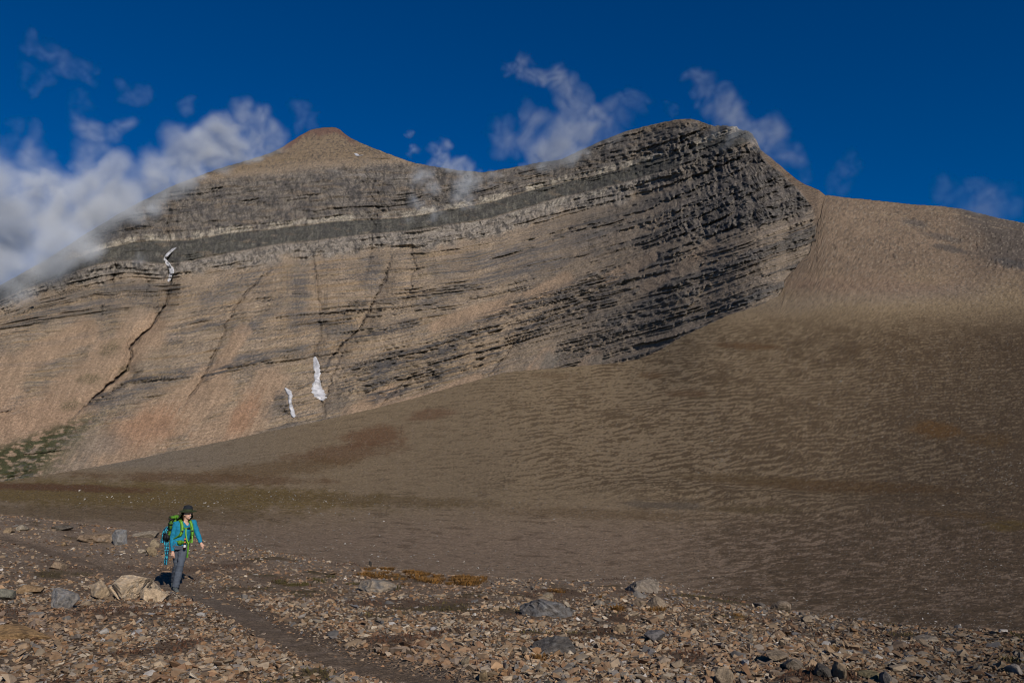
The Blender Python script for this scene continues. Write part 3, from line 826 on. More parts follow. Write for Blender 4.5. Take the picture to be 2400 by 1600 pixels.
STONE_COLS = np.array([(0.36, 0.275, 0.185), (0.32, 0.225, 0.14), (0.27, 0.175, 0.105), (0.27, 0.225, 0.175), (0.20, 0.175, 0.15), (0.42, 0.35, 0.26), (0.23, 0.135, 0.078), (0.30, 0.175, 0.09), (0.18, 0.17, 0.165), (0.33, 0.255, 0.18), (0.36, 0.23, 0.13), (0.50, 0.46, 0.41)])
STONE_W = np.array([.14, .17, .16, .08, .09, .06, .10, .06, .03, .07, .05, .012]); STONE_W = STONE_W / STONE_W.sum()

def stone_mat(name):
    """attribute colour with speckle, lichen freckles"""
    m = terrain_mat(name, 22.0, var=.26, bump=.5, dist=.012)
    return m
M_STONE = stone_mat("broken_slate")

def slope_at(x, y):
    e = .15
    return (ground0(x + e, y) - ground0(x - e, y)) / (2 * e), (ground0(x, y + e) - ground0(x, y - e)) / (2 * e)

def scatter(name, X, Y, Zbase, size, rs, variants, col, sink=.25, tilt=.35):
    Vs, Fs, Cs = [], [], []
    off = 0
    which = rs.randint(0, len(variants), len(X))
    order = np.argsort(which)
    for k in range(len(variants)):
        idx = np.nonzero(which == k)[0]
        if not len(idx):
            continue
        V, F = variants[k]
        n = len(idx)
        a = rs.uniform(0, 2 * math.pi, n); t1 = rs.normal(0, tilt, n); t2 = rs.normal(0, tilt, n)
        s = size[idx][:, None, None]
        P = V[None] * s
        ca, sa = np.cos(a)[:, None], np.sin(a)[:, None]
        x = P[..., 0] * ca - P[..., 1] * sa; y = P[..., 0] * sa + P[..., 1] * ca; z = P[..., 2]
        c1, s1 = np.cos(t1)[:, None], np.sin(t1)[:, None]
        y, z = y * c1 - z * s1, y * s1 + z * c1
        c2, s2 = np.cos(t2)[:, None], np.sin(t2)[:, None]
        x, z = x * c2 + z * s2, -x * s2 + z * c2
        zl = Zbase[idx] - z.min(1) - sink * (z.max(1) - z.min(1))
        P = np.stack([x + X[idx][:, None], y + Y[idx][:, None], z + zl[:, None]], -1)
        Vs.append(P.reshape(-1, 3)); Fs.append((F[None] + (np.arange(n) * len(V))[:, None, None] + off).reshape(-1, 3))
        Cs.append(np.repeat(col[idx], len(V), 0)); off += n * len(V)
    return mesh_from_arrays(name, np.concatenate(Vs), np.concatenate(Fs), np.concatenate(Cs), smooth=False)

rs = np.random.RandomState(4)
VAR = [hull_stone(100 + i, 8, .38) for i in range(26)]
NG = 108000
wv = rs.uniform(1 / 47.0, 1 / 5.6, NG)
Dg = 1 / wv
ug = rs.uniform(-330, 2680, NG)
Xg = (ug - PW / 2) / FOC / math.cos(PITCH) * 1.02 * Dg; Yg = Dg
td = trail_dist(Xg, Yg); hm = heath_mask(Xg, Yg)
keep = (rs.rand(NG) > .78 * hm) & (rs.rand(NG) < np.clip((td - .02) / .32, .45, 1)) & (rs.rand(NG) > .25 * sst(-.1, .4, -fbm(Xg / 1.7, Yg / 2.2, 3, 801)))
crD = np.interp(np.arctan2(Xg, Yg), [math.atan2(at(*c_)[0], at(*c_)[1]) for c_ in CREST], [c_[2] for c_ in CREST])
thin = sst(.55, 1.15, Yg / crD + .25 * fbm(Xg / 3, Yg / 4, 3, 803)) * sst(-.35, -.1, Xg / Yg)
keep &= rs.rand(NG) > .40 * thin
Xg, Yg, td, hm, thin = Xg[keep], Yg[keep], td[keep], hm[keep], thin[keep]
n = len(Xg)
sz = np.exp(rs.normal(math.log(.0180), .52, n)) * (1 + .35 * fbm(Xg / 1.5, Yg / 1.9, 2, 805)) * np.where(td < .36, .60, 1) * (.85 + Yg / 20)
sz = np.clip(sz * (1 - .10 * thin), .009, .085)
ci = rs.choice(len(STONE_COLS), n, p=STONE_W)
colr = 1.1 * STONE_COLS[ci] * rs.uniform(.62, 1.18, (n, 1)) * (1 - .46 * sst(.15, .62, Xg / Yg))[:, None]  # scree darkens to the right, part of it painted lens falloff
rust = sst(.0, .4, fbm(Xg / 3.5, Yg / 4.5, 2, 807) - .12 * (Xg > 0))
colr = colr * (1 - .45 * rust[:, None]) + np.array((0.26, 0.150, 0.085)) * .45 * rust[:, None]
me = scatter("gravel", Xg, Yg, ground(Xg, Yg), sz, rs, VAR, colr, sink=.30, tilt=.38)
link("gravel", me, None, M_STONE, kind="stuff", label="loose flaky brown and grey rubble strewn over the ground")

# larger stones, each an object of its own
BIGV = []
for i in range(16):
    V, F = hull_stone(300 + i, 15, [.35, .5, .7, .45][i % 4], box=.5)
    BIGV.append((V, F))
LOOK = {
    "tan": [(0.29, 0.225, 0.155), (0.27, 0.195, 0.125)], "brown": [(0.20, 0.135, 0.085), (0.175, 0.125, 0.085)], "grey": [(0.19, 0.172, 0.152), (0.16, 0.148, 0.135)],
    "pale": [(0.34, 0.30, 0.25), (0.40, 0.37, 0.33)], "rust": [(0.25, 0.145, 0.075), (0.22, 0.115, 0.062)]}
def big_meshes():
    out = {}
    for k, cs in LOOK.items():
        for i, (V, F) in enumerate(BIGV):
            bm = bmesh.new()
            vs_ = [bm.verts.new(v) for v in V]
            for f in F:
                bm.faces.new([vs_[j] for j in f])
            bmesh.ops.bevel(bm, geom=bm.edges[:], offset=.035, segments=1, affect='EDGES', clamp_overlap=True)
            bmesh.ops.triangulate(bm, faces=bm.faces)
            me = bpy.data.meshes.new("stone")
            bm.to_mesh(me); bm.free()
            a = me.color_attributes.new("Col", 'FLOAT_COLOR', 'POINT')
            c = np.ones((len(me.vertices), 4), np.float32); c[:, :3] = np.array(cs[i % 2]) * (0.9 + .02 * (i % 7)) * .72
            a.data.foreach_set("color", c.ravel())
            me.materials.append(M_STONE)
            out[(k, i)] = me
    return out
BIGM = big_meshes()
# ------------------------------------------------------------------ individual boulders and slabs
def rock_mesh(name, seed, dims, cuts=16, rough=.06, col=(0.25, 0.2, 0.15), col2=None, sub=4, lichen=0.0, flat_top=None, cracks=0.0):
    rs_ = np.random.RandomState(seed)
    bm = bmesh.new()
    bmesh.ops.create_icosphere(bm, subdivisions=sub, radius=1.0)
    V = np.array([v.co[:] for v in bm.verts]); F = np.array([[v.index for v in f.verts] for f in bm.faces])
    bm.free()
    V = np.sign(V) * np.abs(V) ** .8
    for _ in range(cuts):
        nrm = rs_.normal(size=3); nrm /= np.linalg.norm(nrm)
        h = rs_.uniform(.55, .9)
        d = V @ nrm
        V = V - np.clip(d - h, 0, None)[:, None] * nrm
    if flat_top is not None:
        nrm = np.array(flat_top, float); nrm /= np.linalg.norm(nrm)
        d = V @ nrm
        V = V - np.clip(d - .42, 0, None)[:, None] * nrm * .92
    q = fbm(V[:, 0] * 3 + V[:, 2] * 1.7 + seed, V[:, 1] * 3 - V[:, 2] * 2.1, 4, seed)
    q2 = fbm(V[:, 0] * 9 + V[:, 2] * 5, V[:, 1] * 9 - V[:, 2] * 6, 3, seed + 5)
    V = V * (1 + rough * q + rough * .4 * q2)[:, None]
    if cracks:
        cq = np.abs(fbm(V[:, 0] * 1.7 + V[:, 2], V[:, 1] * 1.7 - V[:, 2] * .6, 2, seed + 9))
        V = V * (1 - cracks * (1 - sst(.0, .07, cq)))[:, None]
    col = np.array(col) * np.array((1.06, .97, .86))
    C = np.ones((len(V), 3)) * col * 1.05
    C = mix(C, col2 if col2 else np.array(col) * .7, sst(-.15, .35, q2 + .5 * q))
    if lichen:
        C = mix(C, (0.42, 0.41, 0.385), .7 * lichen * sst(.22, .38, fbm(V[:, 0] * 5 + 2 * V[:, 2], V[:, 1] * 5 - V[:, 2] * 3, 3, seed + 11)))
    V = V * np.array(dims) / 2
    return mesh_from_arrays(name, V, F, C, smooth=False)

BOULDERS = []
M_ROCK = terrain_mat("weathered_boulder", 13.0, var=.48, bump=1.0, dist=.05)
def boulder(name, label, u0, u1, v0, v1, depth, seed, col, cat="boulder", yaw=0.0, tilt=(0, 0), sink=.22, **kw):
    """boulder seen between u0..u1, its foot at v1"""
    p = hit((u0 + u1) / 2, v1)
    sc_ = p[1] / FOC / math.cos(PITCH)
    w = (u1 - u0) * sc_; h = (v1 - v0) * sc_
    if (u1 - u0) < 45 and 'sub' not in kw:
        kw['sub'] = 3
    me = rock_mesh(name, seed, (w, depth, h / (1 - sink) * 1.02), col=col, **kw)
    o = link(name, me, None, M_ROCK, label=label, category=cat)
    o.location = (p[0], p[1] + depth * .35, p[2] + h / 2 - h * sink * .5)
    gzz = float(ground(np.array([o.location.x]), np.array([o.location.y]))[0])
    o.location.z = gzz + h * (.5 - sink * .6)
    o.rotation_euler = (tilt[0], tilt[1], yaw)
    BOULDERS.append(o)
    return o
TAN, OCHRE, GREY, BLUEG, PALE, DARK = (0.29, 0.23, 0.16), (0.33, 0.225, 0.12), (0.20, 0.195, 0.19), (0.17, 0.175, 0.185), (0.33, 0.30, 0.25), (0.10, 0.097, 0.095)
boulder("boulder", "large cracked tan outcrop beside the trail below the hiker", 222, 330, 1320, 1376, .8, 11, (0.54, 0.44, 0.32), cuts=14, rough=.07, cracks=.12, lichen=.35, col2=(0.40, 0.33, 0.245), sub=5, yaw=.2)
boulder("boulder", "low tan slab tailing off the cracked outcrop towards the trail", 300, 392, 1352, 1382, .4, 12, (0.50, 0.41, 0.30), cuts=12, rough=.08, cracks=.08, lichen=.5, sub=5, yaw=-.25, tilt=(0, .16), sink=.3)
boulder("boulder", "small beige block at the outer end of the cracked outcrop", 198, 242, 1338, 1376, .4, 62, (0.46, 0.375, 0.27), cuts=16, rough=.06, col2=(0.34, 0.28, 0.21), yaw=.5)
boulder("boulder", "lichen-dotted beige block wedged on top of the cracked outcrop", 292, 352, 1328, 1366, .5, 63, (0.50, 0.42, 0.32), cuts=18, rough=.07, lichen=.5, col2=(0.36, 0.30, 0.225), yaw=-.3)
boulder("boulder", "pale grey lichen-spotted pointed boulder in front of the tan outcrop", 106, 163, 1350, 1398, .38, 13, (0.27, 0.265, 0.26), cuts=18, rough=.07, lichen=.7, col2=(0.15, 0.15, 0.155), tilt=(0, -.25))
boulder("boulder", "squared blue grey boulder standing on the crest behind the trail", 245, 287, 1218, 1252, .55, 14, (0.215, 0.22, 0.225), cuts=20, rough=.04, col2=(0.155, 0.16, 0.17), lichen=.15, yaw=.5)
boulder("rock", "small squared cream block resting on the round stones by the hiker", 340, 363, 1240, 1258, .25, 15, (0.31, 0.27, 0.20), cat="rock", cuts=16, rough=.03, yaw=.4)
boulder("rock", "round flat tan disc of rock below the cream block", 332, 358, 1256, 1277, .18, 16, (0.30, 0.25, 0.175), cat="rock", cuts=10, rough=.03, tilt=(.3, 0))
boulder("rock", "thin pale wedge of rock next to the round tan disc", 313, 334, 1260, 1270, .2, 17, PALE, cat="rock", cuts=14)
boulder("rock", "flat ochre rock embedded beside the pointed grey boulder", 28, 86, 1340, 1362, .5, 18, (0.31, 0.225, 0.14), cat="rock", cuts=12, rough=.06, sink=.3)
boulder("rock", "greenish grey rock at the rubble edge past the flat ochre rock", -22, 13, 1352, 1378, .4, 19, (0.21, 0.215, 0.185), cat="rock", cuts=14, lichen=.4)
boulder("slab", "long orange ochre slab lying flat in the reddish rubble", -70, 101, 1446, 1471, .42, 20, OCHRE, cat="slab", cuts=10, rough=.05, sink=.35, tilt=(0, .05), col2=(0.26, 0.165, 0.085))
boulder("mound", "low pinkish tan rock mound on the crest behind the grey boulder", 160, 250, 1228, 1246, 1.3, 21, (0.27, 0.21, 0.155), cat="mound", cuts=22, rough=.16, sink=.5, lichen=.3)
boulder("slab", "flat pale slab on the crest between grey boulder and hiker", 288, 352, 1220, 1234, 1.0, 22, (0.30, 0.27, 0.225), cat="slab", cuts=12, rough=.04, sink=.35)
boulder("slab", "dark layered slab lying on the crest above the rock mound", 108, 148, 1208, 1219, 1.2, 23, (0.15, 0.14, 0.125), cat="slab", cuts=14, sink=.2)
boulder("rock", "whitish rock at the crest beyond the start of the trail", 33, 58, 1207, 1219, .5, 24, PALE, cat="rock", lichen=.4)
boulder("rock", "tan rock sitting on the crest next to the whitish rock", 4, 26, 1213, 1224, .5, 25, TAN, cat="rock")
boulder("rock", "wedge of ochre rock on turf below the rock mound", 136, 148, 1246, 1255, .3, 26, (0.31, 0.235, 0.15), cat="rock")
boulder("slab", "thin tan slab lying on turf along the dark bend of the trail", 98, 150, 1292, 1308, .5, 27, (0.27, 0.215, 0.16), cat="slab", sink=.35, cuts=12)
boulder("slab", "pale slab with dark top edge beside olive turf above the trail", 812, 906, 1336, 1360, .5, 28, (0.29, 0.255, 0.21), cat="slab", cuts=12, rough=.06, cracks=.08, col2=(0.15, 0.145, 0.14), sink=.3, tilt=(0, .12))
boulder("rock", "black upright splinter of rock by the orange grass tufts", 845, 853, 1286, 1301, .12, 29, (0.05, 0.048, 0.047), cat="rock", cuts=20)
boulder("rock", "small black rock chip on grey rubble before the splinter", 783, 792, 1277, 1284, .15, 30, (0.06, 0.055, 0.053), cat="rock", cuts=20)
boulder("slab", "dark grey layered slab casting a black shadow in mid rubble", 1180, 1335, 1386, 1418, .75, 31, (0.125, 0.12, 0.12), cat="slab", cuts=16, rough=.09, lichen=.45, col2=(0.19, 0.185, 0.18), sink=.40, tilt=(0, .10), cracks=.10)
boulder("rock", "flat brownish cap rock lying on the dark layered slab", 1232, 1268, 1386, 1399, .3, 32, (0.215, 0.18, 0.145), cat="rock", cuts=14, tilt=(0, .1)).location.z += .12
boulder("rock", "cream rock behind the dark layered slab", 1242, 1275, 1363, 1378, .3, 33, (0.33, 0.285, 0.215), cat="rock", lichen=.4)
boulder("rock", "small tan rock near the dark layered slab", 1206, 1224, 1375, 1387, .2, 34, (0.31, 0.24, 0.165), cat="rock")
boulder("slab", "flat charcoal slab sunk among pebbles below the layered slab", 1222, 1345, 1478, 1504, .42, 35, (0.115, 0.112, 0.112), cat="slab", cuts=18, rough=.12, lichen=.4, sink=.55, cracks=.12)
boulder("slab", "blue grey slab tipped up with black shade under its end", 1476, 1536, 1447, 1474, .3, 36, (0.165, 0.165, 0.18), cat="slab", cuts=14, lichen=.25, tilt=(0, .12), sink=.15)
boulder("slab", "broad pale rubbly slab on the crest topped by a black splinter", 1436, 1520, 1332, 1360, 1.2, 37, (0.26, 0.235, 0.205), cat="slab", cuts=10, rough=.14, cracks=.12, sink=.3)
boulder("rock", "black triangular splinter standing behind the pale rubbly slab", 1480, 1492, 1319, 1331, .2, 38, (0.05, 0.048, 0.048), cat="rock", cuts=20)
boulder("boulder", "sharp tan triangular boulder on turf below the pale rubbly slab", 1488, 1534, 1370, 1396, .35, 39, (0.30, 0.255, 0.205), cuts=20, rough=.05, tilt=(0, .2))
boulder("boulder", "blocky tan boulder leaning beside the sharp triangular boulder", 1456, 1490, 1374, 1392, .3, 40, (0.25, 0.205, 0.16), cuts=16)
boulder("rock", "tan rock with a dark hollow on its shaded flank", 1405, 1442, 1436, 1456, .25, 41, TAN, cat="rock", cuts=16)
boulder("rock", "round pale rock set in grey scree above the pointed cream stone", 1705, 1724, 1457, 1467, .2, 42, PALE, cat="rock")
boulder("slab", "cream slab propped up over a deep black hollow", 1772, 1822, 1508, 1526, .28, 43, (0.31, 0.26, 0.20), cat="slab", cuts=14, sink=0, tilt=(.1, .06)).location.z += .03
boulder("boulder", "rounded grey tan boulder beside the propped cream slab", 1808, 1856, 1514, 1542, .26, 44, (0.22, 0.195, 0.165), cuts=14)
boulder("rock", "pointed cream stone with a dark split beside olive turf", 1646, 1690, 1544, 1580, .2, 45, (0.31, 0.26, 0.20), cat="rock", cuts=18)
boulder("rock", "small bluish white wedge on dark turf before the propped slab", 1706, 1726, 1516, 1530, .14, 46, (0.36, 0.37, 0.39), cat="rock", cuts=18)
boulder("boulder", "dark charcoal block in the black scree beyond the propped slab", 1880, 1925, 1532, 1560, .3, 47, DARK, cuts=16)
boulder("boulder", "ochre grey block beside the dark charcoal block", 1925, 1960, 1530, 1566, .3, 48, (0.25, 0.205, 0.15), cuts=18)
boulder("slab", "yellowish lichen slab bridging two dark blocks", 1985, 2028, 1546, 1562, .25, 49, (0.25, 0.225, 0.14), cat="slab", cuts=12)
boulder("boulder", "steep slate grey block tilted beside the yellowish slab", 2030, 2060, 1545, 1575, .2, 50, (0.17, 0.165, 0.165), cuts=18, tilt=(0, .3))
boulder("slab", "broad pale slab lying flat in dark scree near twin grey shards", 2112, 2166, 1459, 1474, .5, 51, (0.27, 0.245, 0.21), cat="slab", cuts=12, sink=.3)
boulder("rock", "pale grey rock edge jutting from the darkest scree", 2332, 2360, 1531, 1550, .25, 52, (0.27, 0.26, 0.25), cat="rock", cuts=14)
boulder("slab", "light blue grey slab lying alone on the far scree edge", 1938, 1980, 1398, 1410, .4, 53, (0.23, 0.235, 0.25), cat="slab", cuts=12)
boulder("rock", "angular tan rock jutting from jumbled scree above the blue slab", 1770, 1820, 1382, 1402, .5, 54, (0.24, 0.205, 0.165), cat="rock", cuts=16, rough=.1)
boulder("rock", "dull grey rock with a dark notch beside the jumbled tan rock", 1735, 1766, 1383, 1396, .4, 55, (0.16, 0.15, 0.14), cat="rock", cuts=16)
boulder("rock", "tan wedge lying on grey scree past the orange tufts", 1840, 1876, 1414, 1428, .3, 56, (0.28, 0.24, 0.19), cat="rock", cuts=18)
boulder("rock", "squat pale rock by a single grass tuft on the crest", 1362, 1390, 1378, 1392, .35, 57, (0.25, 0.235, 0.21), cat="rock")
boulder("rock", "tan upright stone beside a leaning flake at the trail corner", 1058, 1080, 1510, 1532, .1, 58, (0.29, 0.25, 0.19), cat="rock", cuts=18)
boulder("rock", "blocky sandy stone with a black shadow near the trail corner", 1098, 1124, 1548, 1570, .14, 59, (0.30, 0.235, 0.15), cat="rock", cuts=18)
boulder("rock", "pale triangular chip standing in the middle of turf and gravel", 775, 785, 1352, 1363, .1, 60, PALE, cat="rock", cuts=18)
boulder("slab", "olive grey long slab lying near the charcoal slab", 1240, 1292, 1576, 1600, .2, 61, (0.22, 0.205, 0.155), cat="slab", cuts=12)

LANDMARKS = [(o.location.x, o.location.y, re.split(r" (?:beside|below|tailing|in|standing|resting|next|embedded|at|lying|on|with|by|near|behind|casting|sunk|tipped|leaning|propped|set|jutting|bridging|tilted|amid|before|beyond|past|along|between) ", o["label"])[0]) for o in BOULDERS]
placed = [(a_, b_) for a_, b_, _n in LANDMARKS]
cnt = 0
while cnt < 225:
    D_ = 1 / rs.uniform(1 / 30.0, 1 / 6.3); u_ = rs.uniform(-20, 2372)
    x_ = (u_ - PW / 2) / FOC / math.cos(PITCH) * D_; y_ = D_
    d_ = float(trail_dist(np.array([x_]), np.array([y_]))[0])
    if d_ < .35 or any(math.hypot(x_ - a, y_ - b) < .22 for a, b in placed):
        continue
    placed.append((x_, y_))
    k = rs.choice(["tan", "brown", "grey", "pale", "rust"], p=[.40, .26, .17, .11, .06])
    s_ = float(np.clip(np.exp(rs.normal(math.log(.056), .32)), .036, .13)) * (1 + D_ / 55)
    i = rs.randint(16)
    o = bpy.data.objects.new("stone", BIGM[(k, i)])
    COL.objects.link(o)
    gz_ = float(ground(np.array([x_]), np.array([y_]))[0])
    o.location = (x_, y_, gz_ + s_ * .10)
    o.rotation_euler = (rs.normal(0, .22), rs.normal(0, .22), rs.uniform(0, 6.28))
    o.scale = (s_, s_ * rs.uniform(.75, 1.1), s_ * rs.uniform(.6, 1.1))
    cn = {"tan": "tan", "brown": "dull brown", "grey": "slate grey", "pale": "pale whitish", "rust": "rust orange"}[k]
    szw = "small" if s_ < .060 else ("large" if s_ > .088 else "middling")
    lm = sorted(((math.hypot(x_ - a, (y_ - b) * .6), n_) for a, b, n_ in LANDMARKS))[0]
    rel = "beside" if lm[0] < .7 else "not far from"
    if d_ < .75:
        lab = f"{szw} {cn} stone at the trail edge, nearest the {lm[1]}"
        if True:
            lab = lab.replace("nearest the", "not far from the")
    else:
        lab = f"{szw} {cn} stone {rel} the {lm[1]}"
    o["label"] = lab
    o["category"] = "stone"
    o["group"] = lab
    cnt += 1

# ------------------------------------------------------------------ grass
def tuft_mesh(seed, blades=60, h=.16, r=.10, cols=((0.25, 0.120, 0.030), (0.15, 0.085, 0.03))):
    rs_ = np.random.RandomState(seed)
    V, F, C = [], [], []
    for b in range(blades):
        a = rs_.uniform(0, 6.283); q = math.sqrt(rs_.rand()) * r
        x, y = q * math.cos(a), q * math.sin(a)
        l = h * rs_.uniform(.55, 1.1); ln = rs_.uniform(.1, .75)
        dx, dy = math.cos(a) * ln * l, math.sin(a) * ln * l
        wd = .0035 + .004 * rs_.rand(); px, py = -math.sin(a) * wd, math.cos(a) * wd
        i = len(V)
        V += [(x - px, y - py, -.02), (x + px, y + py, -.02), (x + dx * .45 + px * .8, y + dy * .45 + py * .8, l * .65), (x + dx * .45 - px * .8, y + dy * .45 - py * .8, l * .65), (x + dx, y + dy, l * (1 - .35 * ln))]
        F += [(i, i + 1, i + 2), (i, i + 2, i + 3), (i + 3, i + 2, i + 4)]
        c = np.array(cols[0]) * (1 - (k_ := rs_.rand())) + np.array(cols[1]) * k_
        C += [c * .8] * 2 + [c] * 2 + [c * 1.25]
    return mesh_from_arrays("grass_tuft", np.array(V), np.array(F), np.array(C), smooth=False)
M_GRASS = terrain_mat("dry_grass", 30.0, var=.2, bump=0.0)
ORANGE = [tuft_mesh(900 + i, 90, .15, .13) for i in range(4)]
OLIVE = [tuft_mesh(920 + i, 80, .09, .15, ((0.10, 0.085, 0.03), (0.075, 0.06, 0.026))) for i in range(4)]
for m_ in ORANGE + OLIVE:
    m_.materials.append(M_GRASS)
def tuft(u_, v_, s_, kind, label, group, flat=.75):
    p = hit(u_, max(v_, np.interp(u_, [c_[0] for c_ in CREST], [c_[1] for c_ in CREST]) + 5))
    o = bpy.data.objects.new("grass_tuft", (ORANGE if kind == 0 else OLIVE)[rs.randint(4)])
    COL.objects.link(o)
    o.location = p
    o.rotation_euler = (0, 0, rs.uniform(0, 6.28))
    o.scale = (s_ * rs.uniform(.9, 1.5), s_ * rs.uniform(.9, 1.2), s_ * flat)
    o["label"], o["category"], o["group"] = label, "grass", group
for k in range(46):
    q = rs.rand()
    u_ = 835 + 280 * q + rs.normal(0, 14); v_ = 1318 + 14 * q + rs.normal(0, 12)
    tuft(u_, v_, float(np.clip(np.exp(rs.normal(.1, .35)), .6, 1.9)), 0, "orange brown dry grass tuft in the belt below the brown slope", "orange tufts in the grass belt", .5)
for k in range(16):
    tuft(rs.uniform(1030, 1110), rs.normal(1335, 6), rs.uniform(.7, 1.1), 0, "orange brown dry grass tuft at the lower end of the belt", "orange tufts at the belt's lower end")
for (u_, v_) in [(720, 1330), (735, 1336), (650, 1342), (668, 1346), (690, 1345), (640, 1338), (875, 1345), (890, 1350), (905, 1352), (760, 1326), (810, 1342)]:
    tuft(u_, v_, rs.uniform(.8, 1.3), 1, "olive green grass clump by the pale slab above the trail", "olive clumps above the trail")
for (u_, v_, s_) in [(1415, 1400, .9), (1424, 1402, .8), (1696, 1418, .7), (1702, 1427, .6), (1240, 1515, .6), (1380, 1372, .6), (1285, 1362, 1.0), (1272, 1360, .9), (1920, 1497, .55), (1913, 1500, .5), (1520, 1402, .7), (1500, 1404, .7)]:
    tuft(u_, v_, s_, 0, "lone straw orange grass tuft growing amid the rubble", "lone straw tufts in the rubble")
# mats of heath, uncountable
NH = 15000
wv = rs.uniform(1 / 40.0, 1 / 6.0, NH * 4); ug = rs.uniform(-150, 2500, NH * 4)
Xh = (ug - PW / 2) / FOC / math.cos(PITCH) * 1.02 / wv; Yh = 1 / wv
k = heath_mask(Xh, Yh) > rs.uniform(.35, 1, NH * 4)
Xh, Yh = Xh[k][:NH], Yh[k][:NH]
n = len(Xh)
hue = fbm(Xh / 3.1, Yh / 3.1, 2, 739)
base = np.where((hue > .1)[:, None], np.array((0.088, 0.068, 0.028)), np.array((0.098, 0.050, 0.030))) * rs.uniform(.6, 1.5, (n, 1))
hh = rs.uniform(.018, .045, n) * (1 + Yh / 40); wd = rs.uniform(.006, .014, n) * (1 + Yh / 30); aa = rs.uniform(0, 6.28, n); ll = rs.uniform(-.7, .7, (n, 2)) * hh[:, None]
Zh = ground(Xh, Yh) + .005
V = np.stack([np.stack([Xh - wd * np.cos(aa), Yh - wd * np.sin(aa), Zh], -1), np.stack([Xh + wd * np.cos(aa), Yh + wd * np.sin(aa), Zh], -1), np.stack([Xh + ll[:, 0], Yh + ll[:, 1], Zh + hh], -1)], 1)
me = mesh_from_arrays("heath", V.reshape(-1, 3), np.arange(3 * n).reshape(-1, 3), np.repeat(base, 3, 0), smooth=False)
link("heath", me, None, M_GRASS, kind="stuff", label="low russet and olive heath mats between the stones")

# ------------------------------------------------------------------ pale stones scattered on the slope beyond
def slope_stones():
    r2 = np.random.RandomState(9)
    uv = []
    for (cu, cv, su, sv, n_) in [(430, 1148, 230, 9, 330), (700, 1152, 260, 16, 180), (1000, 1190, 300, 25, 160), (1200, 1200, 700, 45, 350), (1655, 1045, 22, 24, 90), (2300, 1085, 55, 26, 260), (2120, 1180, 150, 40, 160), (2270, 1310, 80, 30, 150), (2000, 1280, 160, 40, 160), (1540, 1165, 120, 14, 60), (1380, 1050, 40, 14, 30), (1880, 940, 300, 90, 120)] + [(uu, np.interp(uu, [c_[0] for c_ in CREST], [c_[1] for c_ in CREST]) - 14, 70, 18, 90) for uu in range(500, 2400, 110)]:
        uv.append(np.stack([r2.normal(cu, su, n_), r2.normal(cv, sv, n_)], -1))
    uv = np.concatenate(uv)
    ok = uv[:, 1] > np.interp(uv[:, 0], [q[0] for q in SIL_B], [q[1] for q in SIL_B]) + 12
    uv = uv[ok]
    D_ = D_hill(uv[:, 0], uv[:, 1])
    P = at(uv[:, 0], uv[:, 1], D_)
    s_ = D_ / FOC * np.clip(np.exp(r2.normal(math.log(1.5), .45, len(uv))), .7, 4.0) * .9
    c = np.array((0.34, 0.32, 0.28)) * r2.uniform(.6, 1.35, (len(uv), 1))
    me_ = scatter("scattered_stones", P[:, 0], P[:, 1], P[:, 2] - .1 * s_, s_, r2, VAR, c, sink=.1, tilt=.4)
    link("scattered_stones", me_, None, M_STONE, kind="stuff", label="tiny pale stones strewn over the brown slope")
slope_stones()
# ------------------------------------------------------------------ the hiker
def ring_tube(bm, pts, seg=14, up=(0, 0, 1), cap=True):
    """pts: (x,y,z,ra,rb) ; ra across, rb along the second axis of each ring"""
    P = [Vector(p[:3]) for p in pts]
    rings = []
    prev = None
    for i, p in enumerate(P):
        t = (P[min(i + 1, len(P) - 1)] - P[max(i - 1, 0)]).normalized()
        a = Vector((1, 0, 0)) if prev is None else prev
        a = (a - t * a.dot(t))
        if a.length < 1e-3:
            a = Vector((0, 1, 0)) - t * t.y
        a.normalize(); prev = a
        b = t.cross(a).normalized()
        ra, rb = pts[i][3], pts[i][4] if len(pts[i]) > 4 else pts[i][3]
        rings.append([bm.verts.new(p + a * (ra * math.cos(2 * math.pi * k / seg)) + b * (rb * math.sin(2 * math.pi * k / seg))) for k in range(seg)])
    for r0, r1 in zip(rings[:-1], rings[1:]):
        for k in range(seg):
            bm.faces.new((r0[k], r0[(k + 1) % seg], r1[(k + 1) % seg], r1[k]))
    if cap:
        bm.faces.new(list(reversed(rings[0]))); bm.faces.new(rings[-1])
    return rings

def ball(bm, c, r, seg=16):
    m = Matrix.Translation(c) @ Matrix.Diagonal((*r, 1))
    bmesh.ops.create_uvsphere(bm, u_segments=seg, v_segments=seg // 2 + 2, radius=1.0, matrix=m)

def fuse(bm, name, voxel=.008, smooth=3):
    """one continuous skin around everything in bm"""
    me = bpy.data.meshes.new(name + "_raw")
    bm.to_mesh(me); bm.free()
    o = bpy.data.objects.new("fusing", me)
    COL.objects.link(o)
    r = o.modifiers.new("r", 'REMESH'); r.mode = 'VOXEL'; r.voxel_size = voxel; r.use_smooth_shade = True
    if smooth:
        s = o.modifiers.new("s", 'SMOOTH'); s.iterations = smooth; s.factor = .5
    dg = bpy.context.evaluated_depsgraph_get()
    out = bpy.data.meshes.new_from_object(o.evaluated_get(dg))
    out.name = name
    bpy.data.objects.remove(o); bpy.data.meshes.remove(me)
    for p in out.polygons:
        p.use_smooth = True
    return out

def plain_mesh(bm, name, smooth=True):
    me = bpy.data.meshes.new(name)
    bmesh.ops.recalc_face_normals(bm, faces=bm.faces)
    bm.to_mesh(me); bm.free()
    for p in me.polygons:
        p.use_smooth = smooth
    return me

